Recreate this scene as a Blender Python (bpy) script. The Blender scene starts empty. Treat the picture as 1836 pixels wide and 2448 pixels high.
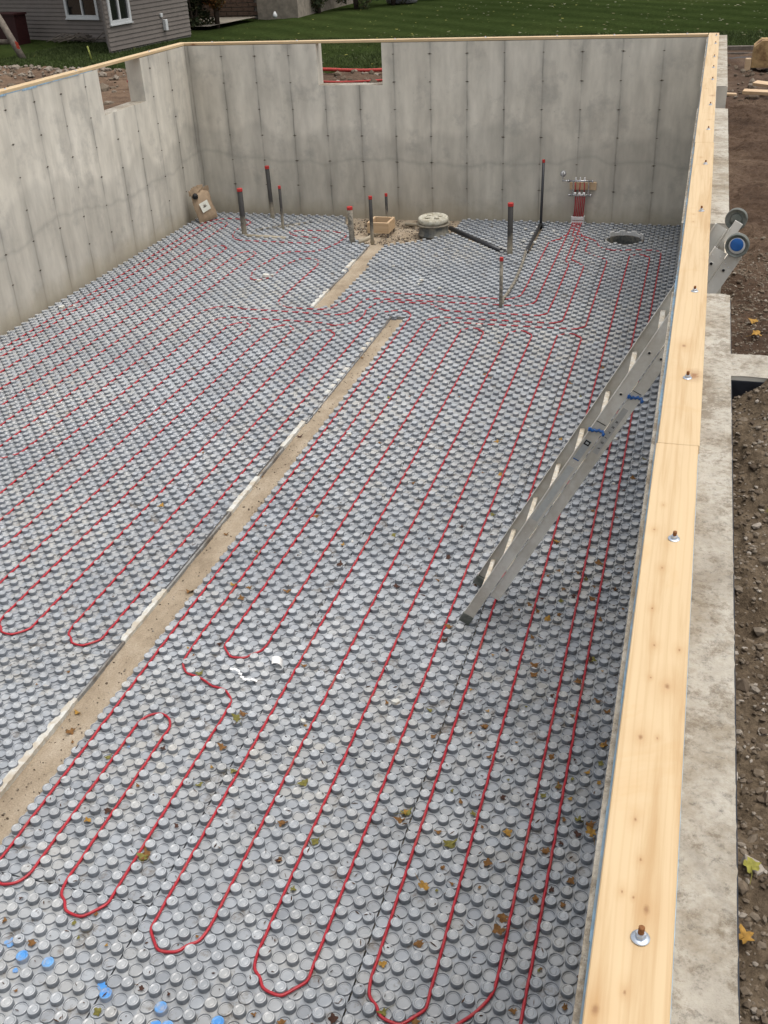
import bpy, bmesh, math, random
import numpy as np
from mathutils import Vector, Matrix
random.seed(7)
RNG = np.random.default_rng(11)
SC = bpy.context.scene
COL = SC.collection

# ------------------------------------------------------------------ camera
CAM = (0.037017, 0.0, 4.460815)
cd = bpy.data.cameras.new("camera")
cam = bpy.data.objects.new("camera", cd)
COL.objects.link(cam)
_r = (0.960024, 0.276568, -0.043168)
_u = (-0.103809, 0.494991, 0.862675)
_f = (-0.259955, 0.823708, -0.503913)
cam.matrix_world = Matrix(((_r[0], _u[0], -_f[0], CAM[0]), (_r[1], _u[1], -_f[1], CAM[1]),
                           (_r[2], _u[2], -_f[2], CAM[2]), (0, 0, 0, 1)))
cd.sensor_fit = 'VERTICAL'
cd.sensor_height = 24.0
cd.lens = 2432.4 / 2448 * 24.0
cd.clip_start = 0.05
cd.clip_end = 600
SC.camera = cam

# ------------------------------------------------------------------ world, sun, exposure
W = bpy.data.worlds.new("World")
SC.world = W
W.use_nodes = True
nt = W.node_tree
nt.nodes.clear()
sky = nt.nodes.new('ShaderNodeTexSky')
sky.sky_type = 'NISHITA'
sky.sun_disc = False
SUN_EL, SUN_AZ = math.radians(74), math.radians(80)     # azimuth from +Y towards +X
sky.sun_elevation = SUN_EL
sky.sun_rotation = SUN_AZ
sky.air_density = 1.0
sky.dust_density = 6.0
hsv = nt.nodes.new('ShaderNodeHueSaturation')
hsv.inputs['Saturation'].default_value = 0.30
bg = nt.nodes.new('ShaderNodeBackground')
bg.inputs['Strength'].default_value = 0.15
wo = nt.nodes.new('ShaderNodeOutputWorld')
nt.links.new(sky.outputs[0], hsv.inputs['Color'])
nt.links.new(hsv.outputs[0], bg.inputs['Color'])
nt.links.new(bg.outputs[0], wo.inputs['Surface'])
sd = bpy.data.lights.new("sun", 'SUN')
sd.energy = 0.6
sd.angle = math.radians(60)
sd.color = (1.0, 0.95, 0.88)
sun = bpy.data.objects.new("sun", sd)
COL.objects.link(sun)
_d = Vector((math.cos(SUN_EL) * math.sin(SUN_AZ), math.cos(SUN_EL) * math.cos(SUN_AZ), math.sin(SUN_EL)))
sun.rotation_euler = _d.to_track_quat('Z', 'Y').to_euler()
SC.view_settings.view_transform = 'Standard'
SC.view_settings.look = 'None'
SC.view_settings.gamma = 1.0
SC.view_settings.use_curve_mapping = False
SC.view_settings.exposure = 0.45

# ------------------------------------------------------------------ constants of the place
D = 16.907           # inner face of the back wall
XL = -8.38           # inner face of the left wall
XR = -0.018          # inner face of the right wall
ZC = 2.757           # top of the concrete
H = 2.80             # top of the sill plates
WT = 0.263
CX, CY = 0.07375, 0.081

# ------------------------------------------------------------------ helpers
def tag(o, label=None, cat=None, group=None, kind=None):
    if label: o['label'] = label
    if cat: o['category'] = cat
    if group: o['group'] = group
    if kind: o['kind'] = kind
    return o

def empty(name, loc=(0, 0, 0), rz=0.0):
    o = bpy.data.objects.new(name, None)
    COL.objects.link(o)
    o.location = loc
    o.rotation_euler = (0, 0, rz)
    o.empty_display_size = 0.1
    return o

def link(name, me, parent=None, loc=None):
    o = bpy.data.objects.new(name, me)
    COL.objects.link(o)
    if parent is not None: o.parent = parent
    if loc is not None: o.location = loc
    return o

def copy_tree(o, parent=None):
    c = o.copy()
    COL.objects.link(c)
    c.parent = parent
    for ch in o.children:
        copy_tree(ch, c)
    return c

class MB:
    """collects shapes, builds ONE mesh"""
    def __init__(s):
        s.v = []; s.f = []; s.m = []; s.sm = []
    def add(s, vs, fs, mi=0, smooth=False):
        b = len(s.v)
        s.v += [tuple(v) for v in vs]
        s.f += [tuple(i + b for i in f) for f in fs]
        s.m += [mi] * len(fs)
        s.sm += [smooth] * len(fs)
        return s
    def box(s, x0, x1, y0, y1, z0, z1, mi=0, M=None):
        vs = [Vector(p) for p in [(x0, y0, z0), (x1, y0, z0), (x1, y1, z0), (x0, y1, z0), (x0, y0, z1), (x1, y0, z1), (x1, y1, z1), (x0, y1, z1)]]
        if M is not None: vs = [M @ v for v in vs]
        return s.add(vs, [(3, 2, 1, 0), (4, 5, 6, 7), (0, 1, 5, 4), (1, 2, 6, 5), (2, 3, 7, 6), (3, 0, 4, 7)], mi)
    def lathe(s, prof, n=16, M=None, mi=0, smooth=True, caps=True, a0=0.0):
        vs = []; fs = []
        k = len(prof)
        for i in range(n):
            a = a0 + 2 * math.pi * i / n
            for r, z in prof:
                vs.append(Vector((r * math.cos(a), r * math.sin(a), z)))
        for i in range(n):
            j = (i + 1) % n
            for q in range(k - 1):
                fs.append((i * k + q, j * k + q, j * k + q + 1, i * k + q + 1))
        if caps:
            if prof[0][0] > 1e-6: fs.append(tuple(i * k for i in reversed(range(n))))
            if prof[-1][0] > 1e-6: fs.append(tuple(i * k + k - 1 for i in range(n)))
        if M is not None: vs = [M @ v for v in vs]
        return s.add(vs, fs, mi, smooth)
    def tube(s, pts, r, n=8, mi=0, caps=True, smooth=True):
        P = [Vector(p) for p in pts]
        vs = []; fs = []
        up = Vector((0, 0, 1))
        prev = None
        for i, p in enumerate(P):
            t = (P[min(i + 1, len(P) - 1)] - P[max(i - 1, 0)])
            if t.length < 1e-9: t = Vector((0, 1, 0))
            t.normalize()
            if prev is None:
                ref = up if abs(t.z) < 0.9 else Vector((1, 0, 0))
                a = t.cross(ref).normalized()
            else:
                a = (prev - t * prev.dot(t)).normalized()
            prev = a
            b = t.cross(a)
            rr = r[i] if isinstance(r, (list, tuple)) else r
            for k in range(n):
                an = 2 * math.pi * k / n
                vs.append(p + (a * math.cos(an) + b * math.sin(an)) * rr)
        for i in range(len(P) - 1):
            for k in range(n):
                k2 = (k + 1) % n
                fs.append((i * n + k, i * n + k2, (i + 1) * n + k2, (i + 1) * n + k))
        if caps:
            fs.append(tuple(reversed(range(n))))
            fs.append(tuple((len(P) - 1) * n + k for k in range(n)))
        return s.add(vs, fs, mi, smooth)
    def build(s, name, mats, parent=None, loc=None, bevel=0.0):
        me = bpy.data.meshes.new(name)
        me.from_pydata(s.v, [], s.f)
        if not isinstance(mats, (list, tuple)): mats = [mats]
        for m in mats: me.materials.append(m)
        me.polygons.foreach_set('material_index', s.m)
        me.polygons.foreach_set('use_smooth', s.sm)
        me.update()
        if bevel:
            bm = bmesh.new(); bm.from_mesh(me)
            bmesh.ops.bevel(bm, geom=[e for e in bm.edges if e.calc_face_angle(0) > 0.6], offset=bevel, segments=1, affect='EDGES')
            bm.to_mesh(me); bm.free()
        return link(name, me, parent, loc)

def np_mesh(name, V, F, mats, mi=None, smooth=False, parent=None):
    """V (n,3), F (m,k) arrays with fixed k or list of such arrays"""
    Fs = F if isinstance(F, list) else [F]
    me = bpy.data.meshes.new(name)
    me.vertices.add(len(V))
    me.vertices.foreach_set('co', np.asarray(V, np.float32).ravel())
    loops = np.concatenate([f.ravel() for f in Fs]).astype(np.int32)
    tot = np.concatenate([np.full(len(f), f.shape[1], np.int32) for f in Fs])
    st = np.concatenate([[0], np.cumsum(tot)[:-1]]).astype(np.int32)
    me.loops.add(len(loops))
    me.loops.foreach_set('vertex_index', loops)
    me.polygons.add(len(tot))
    me.polygons.foreach_set('loop_start', st)
    me.polygons.foreach_set('loop_total', tot)
    if not isinstance(mats, (list, tuple)): mats = [mats]
    for m in mats: me.materials.append(m)
    if mi is not None: me.polygons.foreach_set('material_index', np.asarray(mi, np.int32))
    me.polygons.foreach_set('use_smooth', np.full(len(tot), smooth, bool) if isinstance(smooth, bool) else smooth)
    me.update(calc_edges=True)
    me.validate()
    return link(name, me, parent)

def vnoise(x, y, seed=0):
    """numpy value noise, -1..1"""
    xi = np.floor(x).astype(np.int64); yi = np.floor(y).astype(np.int64)
    fx = x - xi; fy = y - yi
    fx = fx * fx * (3 - 2 * fx); fy = fy * fy * (3 - 2 * fy)
    def h(a, b):
        n = (a * 374761393 + b * 668265263 + seed * 1442695041) & 0xffffffff
        n = ((n ^ (n >> 13)) * 1274126177) & 0xffffffff
        return ((n ^ (n >> 16)) & 0xffff) / 32767.5 - 1
    return (h(xi, yi) * (1 - fx) + h(xi + 1, yi) * fx) * (1 - fy) + (h(xi, yi + 1) * (1 - fx) + h(xi + 1, yi + 1) * fx) * fy

def fbm(x, y, o=4, seed=0):
    a = 1.0; s = 0; f = 1.0
    for k in range(o):
        s = s + a * vnoise(x * f, y * f, seed + k * 17); a *= 0.5; f *= 2.03
    return s

# ------------------------------------------------------------------ materials
class NT:
    def __init__(s, name, rough=0.7, spec=0.3, metal=0.0):
        s.mat = bpy.data.materials.new(name)
        s.mat.use_nodes = True
        s.t = s.mat.node_tree
        s.b = s.t.nodes['Principled BSDF']
        s.b.inputs['Roughness'].default_value = rough
        s.b.inputs['Specular IOR Level'].default_value = spec
        s.b.inputs['Metallic'].default_value = metal
        s.geo = s.t.nodes.new('ShaderNodeNewGeometry')
    def n(s, typ, **kw):
        nd = s.t.nodes.new(typ)
        for k, v in kw.items():
            if k.startswith('i_'):
                nd.inputs[k[2:].replace('_', ' ')].default_value = v
            else: setattr(nd, k, v)
        return nd
    def l(s, a, b): s.t.links.new(a, b)
    def set(s, sock, v):
        if hasattr(v, 'is_linked') or hasattr(v, 'links'): s.l(v, sock)
        else: sock.default_value = v
    def pos(s, scale=(1, 1, 1), off=(0, 0, 0), obj=False):
        src = s.geo.outputs['Position']
        if obj:
            tc = s.n('ShaderNodeTexCoord'); src = tc.outputs['Object']
        m = s.n('ShaderNodeMapping')
        m.inputs['Scale'].default_value = scale
        m.inputs['Location'].default_value = off
        s.l(src, m.inputs['Vector'])
        return m.outputs[0]
    def noise(s, vec, scale, detail=4, rough=0.55, dist=0.0):
        nd = s.n('ShaderNodeTexNoise')
        nd.inputs['Scale'].default_value = scale
        nd.inputs['Detail'].default_value = detail
        nd.inputs['Roughness'].default_value = rough
        nd.inputs['Distortion'].default_value = dist
        s.l(vec, nd.inputs['Vector'])
        return nd.outputs['Fac']
    def voro(s, vec, scale, feature='F1', out='Distance'):
        nd = s.n('ShaderNodeTexVoronoi', feature=feature)
        nd.inputs['Scale'].default_value = scale
        s.l(vec, nd.inputs['Vector'])
        return nd.outputs[out]
    def ramp(s, fac, stops, interp='LINEAR'):
        nd = s.n('ShaderNodeValToRGB')
        cr = nd.color_ramp
        cr.interpolation = interp
        while len(cr.elements) > 1: cr.elements.remove(cr.elements[-1])
        cr.elements[0].position = stops[0][0]
        for p, c in stops[1:]: cr.elements.new(p)
        for e, (p, c) in zip(cr.elements, stops):
            e.color = (c, c, c, 1) if isinstance(c, (int, float)) else (*c, 1)
        s.l(fac, nd.inputs[0])
        return nd.outputs[0]
    def mix(s, fac, a, b, mode='MIX'):
        nd = s.n('ShaderNodeMix', data_type='RGBA', blend_type=mode)
        s.set(nd.inputs[0], fac)
        for sock, v in ((nd.inputs[6], a), (nd.inputs[7], b)):
            if isinstance(v, (tuple, list)): sock.default_value = (*v[:3], 1)
            elif isinstance(v, (int, float)): sock.default_value = (v, v, v, 1)
            else: s.l(v, sock)
        return nd.outputs[2]
    def math(s, op, a, b=None, c=None, clamp=False):
        nd = s.n('ShaderNodeMath', operation=op, use_clamp=clamp)
        for sock, v in zip(nd.inputs, (a, b, c)):
            if v is not None: s.set(sock, v)
        return nd.outputs[0]
    def sep(s, v=None):
        nd = s.n('ShaderNodeSeparateXYZ'); s.l(v if v is not None else s.geo.outputs['Position'], nd.inputs[0]); return nd.outputs
    def color(s, c): 
        if isinstance(c, (tuple, list)): s.b.inputs['Base Color'].default_value = (*c, 1)
        else: s.l(c, s.b.inputs['Base Color'])
        return s
    def bump(s, h, strength=0.3, dist=0.01):
        nd = s.n('ShaderNodeBump')
        nd.inputs['Strength'].default_value = strength
        nd.inputs['Distance'].default_value = dist
        s.l(h, nd.inputs['Height'])
        s.l(nd.outputs[0], s.b.inputs['Normal'])
        return s
    def rough(s, v): s.l(v, s.b.inputs['Roughness']); return s

def simple(name, col, rough=0.6, spec=0.3, metal=0.0, var=0.25, scale=30, bump=0.0, dirt=None, dscale=6):
    m = NT(name, rough, spec, metal)
    p = m.pos(obj=True)
    n = m.noise(p, scale, 4)
    c = m.mix(m.ramp(n, [(0.3, 0), (0.7, 1)]), tuple(x * (1 - var) for x in col), tuple(min(1, x * (1 + var)) for x in col))
    if dirt:
        d = m.ramp(m.noise(p, dscale, 5, 0.65), [(0.45, 0), (0.62, 1)])
        c = m.mix(d, c, dirt)
    m.color(c)
    if bump: m.bump(n, bump, 0.004)
    return m.mat

# concrete: axis = coordinate running along the wall
def concrete(name, axis, first, period):
    m = NT(name, 0.85, 0.25)
    P = m.sep()
    u, z = P[axis], P[2]
    p = m.pos()
    ps = m.pos(scale=(1, 1, 0.25))
    c = m.ramp(m.noise(p, 0.55, 5, 0.6), [(0.3, (0.55, 0.51, 0.43)), (0.5, (0.635, 0.595, 0.505)), (0.72, (0.70, 0.66, 0.57))])
    # soft vertical runs
    run = m.ramp(m.noise(ps, 4.5, 4, 0.6), [(0.35, 0.82), (0.65, 1.06)])
    c = m.mix(1.0, c, run, 'MULTIPLY')
    # pour line: damper, darker concrete below a wandering boundary
    wob = m.math('MULTIPLY', m.math('SUBTRACT', m.noise(m.pos(scale=(1, 1, 0.1)), 0.8, 3), 0.5), 1.5)
    lower = m.math('ADD', z, wob)
    c = m.mix(m.ramp(m.math('MULTIPLY', lower, 0.3333), [(0.0, 0.55), (0.46, 0.6), (0.50, 0.0), (1, 0)]), c, m.mix(1.0, c, (0.74, 0.745, 0.75), 'MULTIPLY'))
    # faint cold joint
    cj = m.math('ABSOLUTE', m.math('SUBTRACT', m.math('ADD', z, m.math('MULTIPLY', m.math('SUBTRACT', m.noise(m.pos(scale=(1, 1, 0)), 0.45, 4, 0.6), 0.5), 0.9)), 0.95))
    c = m.mix(m.ramp(cj, [(0.0, 0.30), (0.012, 0.2), (0.05, 0.0)]), c, (0.26, 0.25, 0.22))
    # form panel joints
    w = m.math('ADD', u, m.math('MULTIPLY', m.math('SUBTRACT', m.noise(m.pos(scale=(1, 1, 1)), 3.0, 3), 0.5), 0.03))
    fr = m.math('FRACT', m.math('DIVIDE', m.math('SUBTRACT', w, first - period * 30), period))
    dj = m.math('MULTIPLY', m.math('ABSOLUTE', m.math('SUBTRACT', fr, 0.5)), 2.0)
    dj = m.math('MULTIPLY', m.math('SUBTRACT', 1.0, dj), period / 2)         # metres to nearest joint
    brk = m.ramp(m.noise(m.pos(scale=(3, 3, 1)), 1.4, 4, 0.6), [(0.34, 0.14), (0.60, 0.8)])
    line = m.ramp(dj, [(0.0, 0.95), (0.008, 0.7), (0.018, 0.38), (0.05, 0.22), (0.13, 0)])
    c = m.mix(m.math('MULTIPLY', line, brk), c, (0.145, 0.14, 0.125))
    # blotches, pits
    bl = m.ramp(m.noise(m.pos(off=(5, 3, 1)), 2.2, 6, 0.7), [(0.52, 0), (0.72, 0.5)])
    c = m.mix(bl, c, (0.27, 0.26, 0.235))
    pit = m.ramp(m.voro(p, 9), [(0.0, 0.8), (0.035, 0.5), (0.06, 0)])
    c = m.mix(m.math('MULTIPLY', pit, m.ramp(m.noise(p, 1.3, 3), [(0.5, 0), (0.6, 1)])), c, (0.10, 0.095, 0.085))
    # tan splash at the foot of the wall
    ft = m.math('ADD', z, m.math('MULTIPLY', m.math('SUBTRACT', m.noise(p, 2.5, 4), 0.5), 0.35))
    c = m.mix(m.ramp(ft, [(0.0, 0.65), (0.12, 0.5), (0.36, 0)]), c, (0.34, 0.29, 0.20))
    m.color(c)
    m.bump(m.noise(p, 60, 5, 0.7), 0.25, 0.004)
    return m.mat

M_CONC_X = concrete('concrete_back', 0, -4.17, 0.594)
M_CONC_Y = concrete('concrete_side', 1, 13.66, 0.648)

def conc_top():
    m = NT('concrete_top', 0.9, 0.2)
    p = m.pos()
    c = m.ramp(m.noise(p, 2.0, 6, 0.65), [(0.3, (0.27, 0.235, 0.185)), (0.48, (0.42, 0.385, 0.32)), (0.7, (0.50, 0.47, 0.405))])
    d = m.ramp(m.noise(m.pos(off=(9, 2, 0)), 1.6, 7, 0.8), [(0.47, 0), (0.62, 0.8)])
    c = m.mix(d, c, (0.235, 0.19, 0.13))
    sp = m.ramp(m.noise(p, 38, 6, 0.8), [(0.30, 0.45), (0.46, 0.95), (0.7, 1.1)])
    c = m.mix(1.0, c, sp, 'MULTIPLY')
    cr = m.ramp(m.voro(m.pos(scale=(1, 0.5, 1)), .7, 'DISTANCE_TO_EDGE'), [(0.0, 0.3), (0.003, 0.2), (0.006, 0)])
    c = m.mix(cr, c, (0.2, 0.18, 0.15))
    gr = m.ramp(m.noise(m.pos(off=(1, 6, 2)), 4.5, 7, 0.85), [(0.52, 0), (0.60, 0.65)])
    c = m.mix(gr, c, (0.16, 0.125, 0.085))
    m.color(c)
    m.bump(m.noise(p, 70, 6, 0.75), 0.7, 0.008)
    return m.mat
M_CTOP = conc_top()

def pine(name, axis=1, base=(0.555, 0.415, 0.245), knots=None):
    m = NT(name, 0.62, 0.3)
    sc = [9, 9, 9]; sc[axis] = 0.35
    p = m.pos(scale=tuple(sc))
    g = m.noise(p, 3.0, 6, 0.6, 0.6)
    dark = tuple(x * y for x, y in zip(base, (0.84, 0.76, 0.66)))
    lite = tuple(min(1, x * 1.06) for x in base)
    c = m.ramp(g, [(0.3, dark), (0.5, base), (0.7, lite)])
    # growth rings as thin streaks
    w = m.n('ShaderNodeTexWave', wave_type='BANDS', bands_direction='X' if axis == 1 else 'Y')
    w.inputs['Scale'].default_value = 4.5
    w.inputs['Distortion'].default_value = 11
    w.inputs['Detail'].default_value = 3
    w.inputs['Detail Scale'].default_value = 0.6
    sw = [3.2, 3.2, 3.2]; sw[axis] = 0.22
    m.l(m.pos(scale=tuple(sw)), w.inputs['Vector'])
    c = m.mix(m.ramp(w.outputs['Fac'], [(0.80, 0), (0.99, 0.16)]), c, tuple(x * y for x, y in zip(base, (0.72, 0.58, 0.42))))
    # broad pink/brown flame marks across the board
    sk = [1, 1, 1]; sk[axis] = 1.0
    fl = m.ramp(m.noise(m.pos(scale=tuple(sk), off=(3.3, 1.7, 0)), 2.3, 5, 0.7, 0.8), [(0.57, 0), (0.74, 0.45)])
    c = m.mix(fl, c, tuple(x * y for x, y in zip(base, (0.88, 0.72, 0.52))))
    # knots
    s2 = [8, 8, 8]; s2[axis] = 4.2
    vp = m.pos(scale=tuple(s2), off=(0.3, 0.11, 0))
    v = m.n('ShaderNodeTexVoronoi', feature='F1'); v.inputs['Scale'].default_value = 0.62; m.l(vp, v.inputs['Vector'])
    kn = m.math('ADD', v.outputs['Distance'], m.math('MULTIPLY', m.math('SUBTRACT', m.noise(m.pos(), 60, 3), 0.5), 0.10))
    on = m.ramp(m.sep(v.outputs['Color'])[0], [(0.0, 0), (0.74, 1)], 'CONSTANT')
    kf = m.ramp(kn, [(0.0, 1.0), (0.07, 0.85), (0.11, 0.35), (0.24, 0)])
    c = m.mix(m.math('MULTIPLY', kf, on), c, (0.24, 0.11, 0.045))
    if knots:
        jit = m.math('MULTIPLY', m.math('SUBTRACT', m.noise(m.pos(), 90, 4, .7), 0.5), 0.007)
        q = m.pos(scale=(1, 0.55, 0))
        cur = None
        for kx, ky, kr in knots:
            vd = m.n('ShaderNodeVectorMath', operation='DISTANCE'); m.l(q, vd.inputs[0]); vd.inputs[1].default_value = (kx, ky * 0.55, 0)
            v_ = m.math('DIVIDE', m.math('ADD', vd.outputs['Value'], jit), kr)
            cur = v_ if cur is None else m.math('MINIMUM', cur, v_)
        k3 = m.math('MULTIPLY', cur, 25.0)
        c = m.mix(m.ramp(k3, [(0.0, .5), (0.14, 0.34), (0.40, 0.13), (0.85, 0)]), c, tuple(x * y for x, y in zip(base, (0.70, 0.50, 0.30))))
        c = m.mix(m.ramp(k3, [(0.0, .75), (0.045, 0.6), (0.08, 0.25), (0.12, 0)]), c, (0.22, 0.11, 0.05))
    m.color(c)
    m.bump(g, 0.12, 0.003)
    return m.mat
KNOTS = [(0.047, 2.942, 0.5), (0.061, 2.572, 0.8), (0.06, 2.2, 0.8), (0.123, 2.194, 0.8), (0.059, 2.066, 0.6), (0.1, 2.042, 1.6), (0.027, 2.784, 0.8), (0.045, 2.364, 0.7), (0.049, 1.845, 1.3), (0.086, 1.851, 0.6), (0.055, 1.591, 0.8), (0.073, 1.486, 0.6), (0.044, 1.398, 0.6), (0.066, 1.389, 0.6), (0.092, 1.367, 1.7), (0.066, 1.182, 0.8), (0.019, 1.135, 1.8), (0.064, 4.36, 2.2), (0.051, 6.43, 1.0), (0.049, 6.609, 0.7), (.06, 8.3, 1.1), (.1, 9.9, 1.2), (.05, 11.7, 1.1)]
M_PINE_Y = pine('pine_along_y', 1, knots=KNOTS)
M_PINE_X = pine('pine_along_x', 0)
M_PINE_CUT = pine('pine_offcut', 0, (0.55, 0.40, 0.25))
M_GASKET = simple('foam_gasket_blue', (0.26, 0.40, 0.52), 0.8, 0.2, dirt=(0.30, 0.32, 0.32), dscale=5)

def mat_panel():
    m = NT('panel_plastic', 0.34, 1.0)
    P = m.sep()
    p = m.pos()
    # a tint of its own for each moulded knob (dust on some of them)
    sn = m.n('ShaderNodeVectorMath', operation='SNAP')
    m.l(m.pos(off=(0.0369, 0.0405, 0)), sn.inputs[0]); sn.inputs[1].default_value = (CX, CY, 5.0)
    wn = m.n('ShaderNodeTexWhiteNoise', noise_dimensions='3D'); m.l(sn.outputs[0], wn.inputs['Vector'])
    ks = m.sep(wn.outputs['Color'])
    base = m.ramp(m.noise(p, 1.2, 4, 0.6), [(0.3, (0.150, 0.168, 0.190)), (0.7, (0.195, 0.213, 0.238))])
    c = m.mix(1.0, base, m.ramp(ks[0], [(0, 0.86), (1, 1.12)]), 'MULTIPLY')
    lit_scuff = m.ramp(m.sep(m.geo.outputs['Normal'])[2], [(0.72, 0.0), (0.96, 1)])  # dusty scuff film; also paints lit tops and shaded sides into the colour
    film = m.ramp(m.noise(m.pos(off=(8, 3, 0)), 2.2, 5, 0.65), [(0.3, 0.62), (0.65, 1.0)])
    # the film stays in the round wells and on the knob tops; the channels between are darkened as painted shade
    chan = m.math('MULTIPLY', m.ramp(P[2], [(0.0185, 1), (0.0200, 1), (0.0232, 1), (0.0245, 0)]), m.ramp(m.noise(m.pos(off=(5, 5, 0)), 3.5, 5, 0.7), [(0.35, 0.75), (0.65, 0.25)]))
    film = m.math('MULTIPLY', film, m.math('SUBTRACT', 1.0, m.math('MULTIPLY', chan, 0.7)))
    c = m.mix(m.math('MULTIPLY', lit_scuff, film), c, m.mix(1.0, m.ramp(m.noise(m.pos(off=(3, 9, 0)), 0.55, 6, 0.7), [(0.32, (0.275, 0.293, 0.310)), (0.5, (0.375, 0.396, 0.412)), (0.68, (0.48, 0.503, 0.520))]), m.ramp(ks[0], [(0, 0.84), (1, 1.12)]), 'MULTIPLY'))
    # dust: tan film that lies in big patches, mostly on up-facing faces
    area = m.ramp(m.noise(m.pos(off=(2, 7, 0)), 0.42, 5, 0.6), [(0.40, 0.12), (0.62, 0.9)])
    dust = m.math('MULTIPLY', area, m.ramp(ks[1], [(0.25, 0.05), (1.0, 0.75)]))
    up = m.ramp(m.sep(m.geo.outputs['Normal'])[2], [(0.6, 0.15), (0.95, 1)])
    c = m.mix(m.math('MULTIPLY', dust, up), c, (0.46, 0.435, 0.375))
    # mud film and soil specks down between the knobs
    low = m.ramp(P[2], [(0.030, 1), (0.040, 0)])
    mud = m.ramp(m.noise(m.pos(off=(1, 1, 0)), 5.5, 6, 0.75), [(0.56, 0), (0.68, 0.8)])
    c = m.mix(m.math('MULTIPLY', mud, low), c, (0.13, 0.105, 0.075))
    m.color(c)
    wet = m.ramp(m.noise(m.pos(off=(4, 4, 0)), 0.9, 4, 0.6), [(0.38, 0.10), (0.68, 0.34)])
    m.rough(wet)
    m.bump(m.noise(p, 35, 4, 0.6), 0.22, 0.003)
    return m.mat
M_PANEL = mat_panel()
def mat_blue():
    m = NT('blue_marking_paint', 0.4, 0.5)
    up = m.ramp(m.sep(m.geo.outputs['Normal'])[2], [(0.4, 0.25), (0.9, 1)])
    k = m.math('MULTIPLY', up, m.ramp(m.noise(m.pos(), 22, 5, 0.7), [(0.36, 0.25), (0.52, 1)]))
    m.color(m.mix(k, (0.30, 0.31, 0.33), m.ramp(m.noise(m.pos(), 9, 3), [(0.35, (0.05, 0.24, 0.60)), (0.7, (0.16, 0.38, 0.66))])))
    return m.mat
M_BLUE = mat_blue()
M_FOAM = simple('white_foam', (0.56, 0.56, 0.52), 0.85, 0.2, var=0.12, scale=80, bump=0.5, dirt=(0.45, 0.40, 0.32), dscale=9)
M_FOAMG = simple('grey_foam', (0.26, 0.26, 0.25), 0.8, 0.2, var=0.2, scale=60, dirt=(0.14, 0.12, 0.10), dscale=5)
def mat_tube():
    m = NT('red_tubing', 0.32, 0.45)
    p = m.pos()
    c = m.ramp(m.noise(p, 14, 3), [(0.3, (0.34, 0.016, 0.026)), (0.7, (0.44, 0.026, 0.038))])
    c = m.mix(m.ramp(m.noise(p, 3.5, 5, 0.7), [(0.55, 0), (0.72, 0.5)]), c, (0.30, 0.16, 0.12))
    m.color(c)
    return m.mat
M_TUBE = mat_tube()

def mat_sand():
    m = NT('footing_sand', 0.95, 0.15)
    p = m.pos()
    c = m.ramp(m.noise(m.pos(scale=(1, 0.6, 1)), 2.6, 6, 0.7), [(0.3, (0.235, 0.185, 0.130)), (0.5, (0.35, 0.285, 0.205)), (0.72, (0.47, 0.40, 0.31))])
    c = m.mix(m.ramp(m.noise(p, 90, 4, 0.8), [(0.3, 0.6), (0.55, 0)]), c, (0.15, 0.11, 0.07))
    m.color(c); m.bump(m.noise(p, 55, 6, 0.8), 0.7, 0.01)
    return m.mat
M_SAND = mat_sand()
def mat_soil():
    m = NT('soil', 0.95, 0.12)
    p = m.pos()
    # the near strip is backfill of crushed stone and clay, further on it is topsoil
    c = m.ramp(m.noise(p, 1.1, 6, 0.7), [(0.3, (0.052, 0.033, 0.022)), (0.5, (0.095, 0.062, 0.042)), (0.7, (0.15, 0.105, 0.072))])
    c2 = m.ramp(m.noise(p, 5, 6, 0.75), [(0.3, (0.085, 0.060, 0.038)), (0.55, (0.150, 0.113, 0.075)), (0.75, (0.21, 0.165, 0.115))])
    y = m.sep()
    near = m.ramp(m.math('ADD', m.math('MULTIPLY', y[1], 0.1), m.math('MULTIPLY', m.noise(p, 1.5, 4), 0.08)), [(0.44, 1), (0.56, 0)])
    right = m.ramp(y[0], [(0.0, 0), (0.01, 1)])
    c = m.mix(m.math('MULTIPLY', near, right), c, c2)
    left = m.ramp(m.math('MULTIPLY', y[0], -0.1), [(0.80, 0), (0.86, 0.75)])
    c = m.mix(left, c, m.ramp(m.noise(m.pos(scale=(0.5, 2, 1)), 1.6, 6, 0.75), [(0.3, (0.07, 0.042, 0.028)), (0.6, (0.22, 0.15, 0.10))]))
    c = m.mix(1.0, c, m.ramp(m.noise(p, 40, 5, 0.8), [(0.3, 0.6), (0.6, 1.1)]), 'MULTIPLY')
    m.color(c); m.bump(m.noise(p, 30, 6, 0.8), 0.9, 0.02)
    return m.mat
M_SOIL = mat_soil()
def mat_stone():
    m = NT('stones', 0.85, 0.25)
    oi = m.n('ShaderNodeNewGeometry')
    c = m.ramp(oi.outputs['Random Per Island'], [(0, (0.085, 0.062, 0.042)), (0.45, (0.145, 0.112, 0.078)), (0.85, (0.20, 0.165, 0.125)), (1, (0.36, 0.32, 0.27))])
    c = m.mix(1.0, c, m.ramp(m.noise(m.pos(), 50, 4), [(0.3, 0.7), (0.7, 1.15)]), 'MULTIPLY')
    m.color(c); return m.mat
M_STONE = mat_stone()
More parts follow.
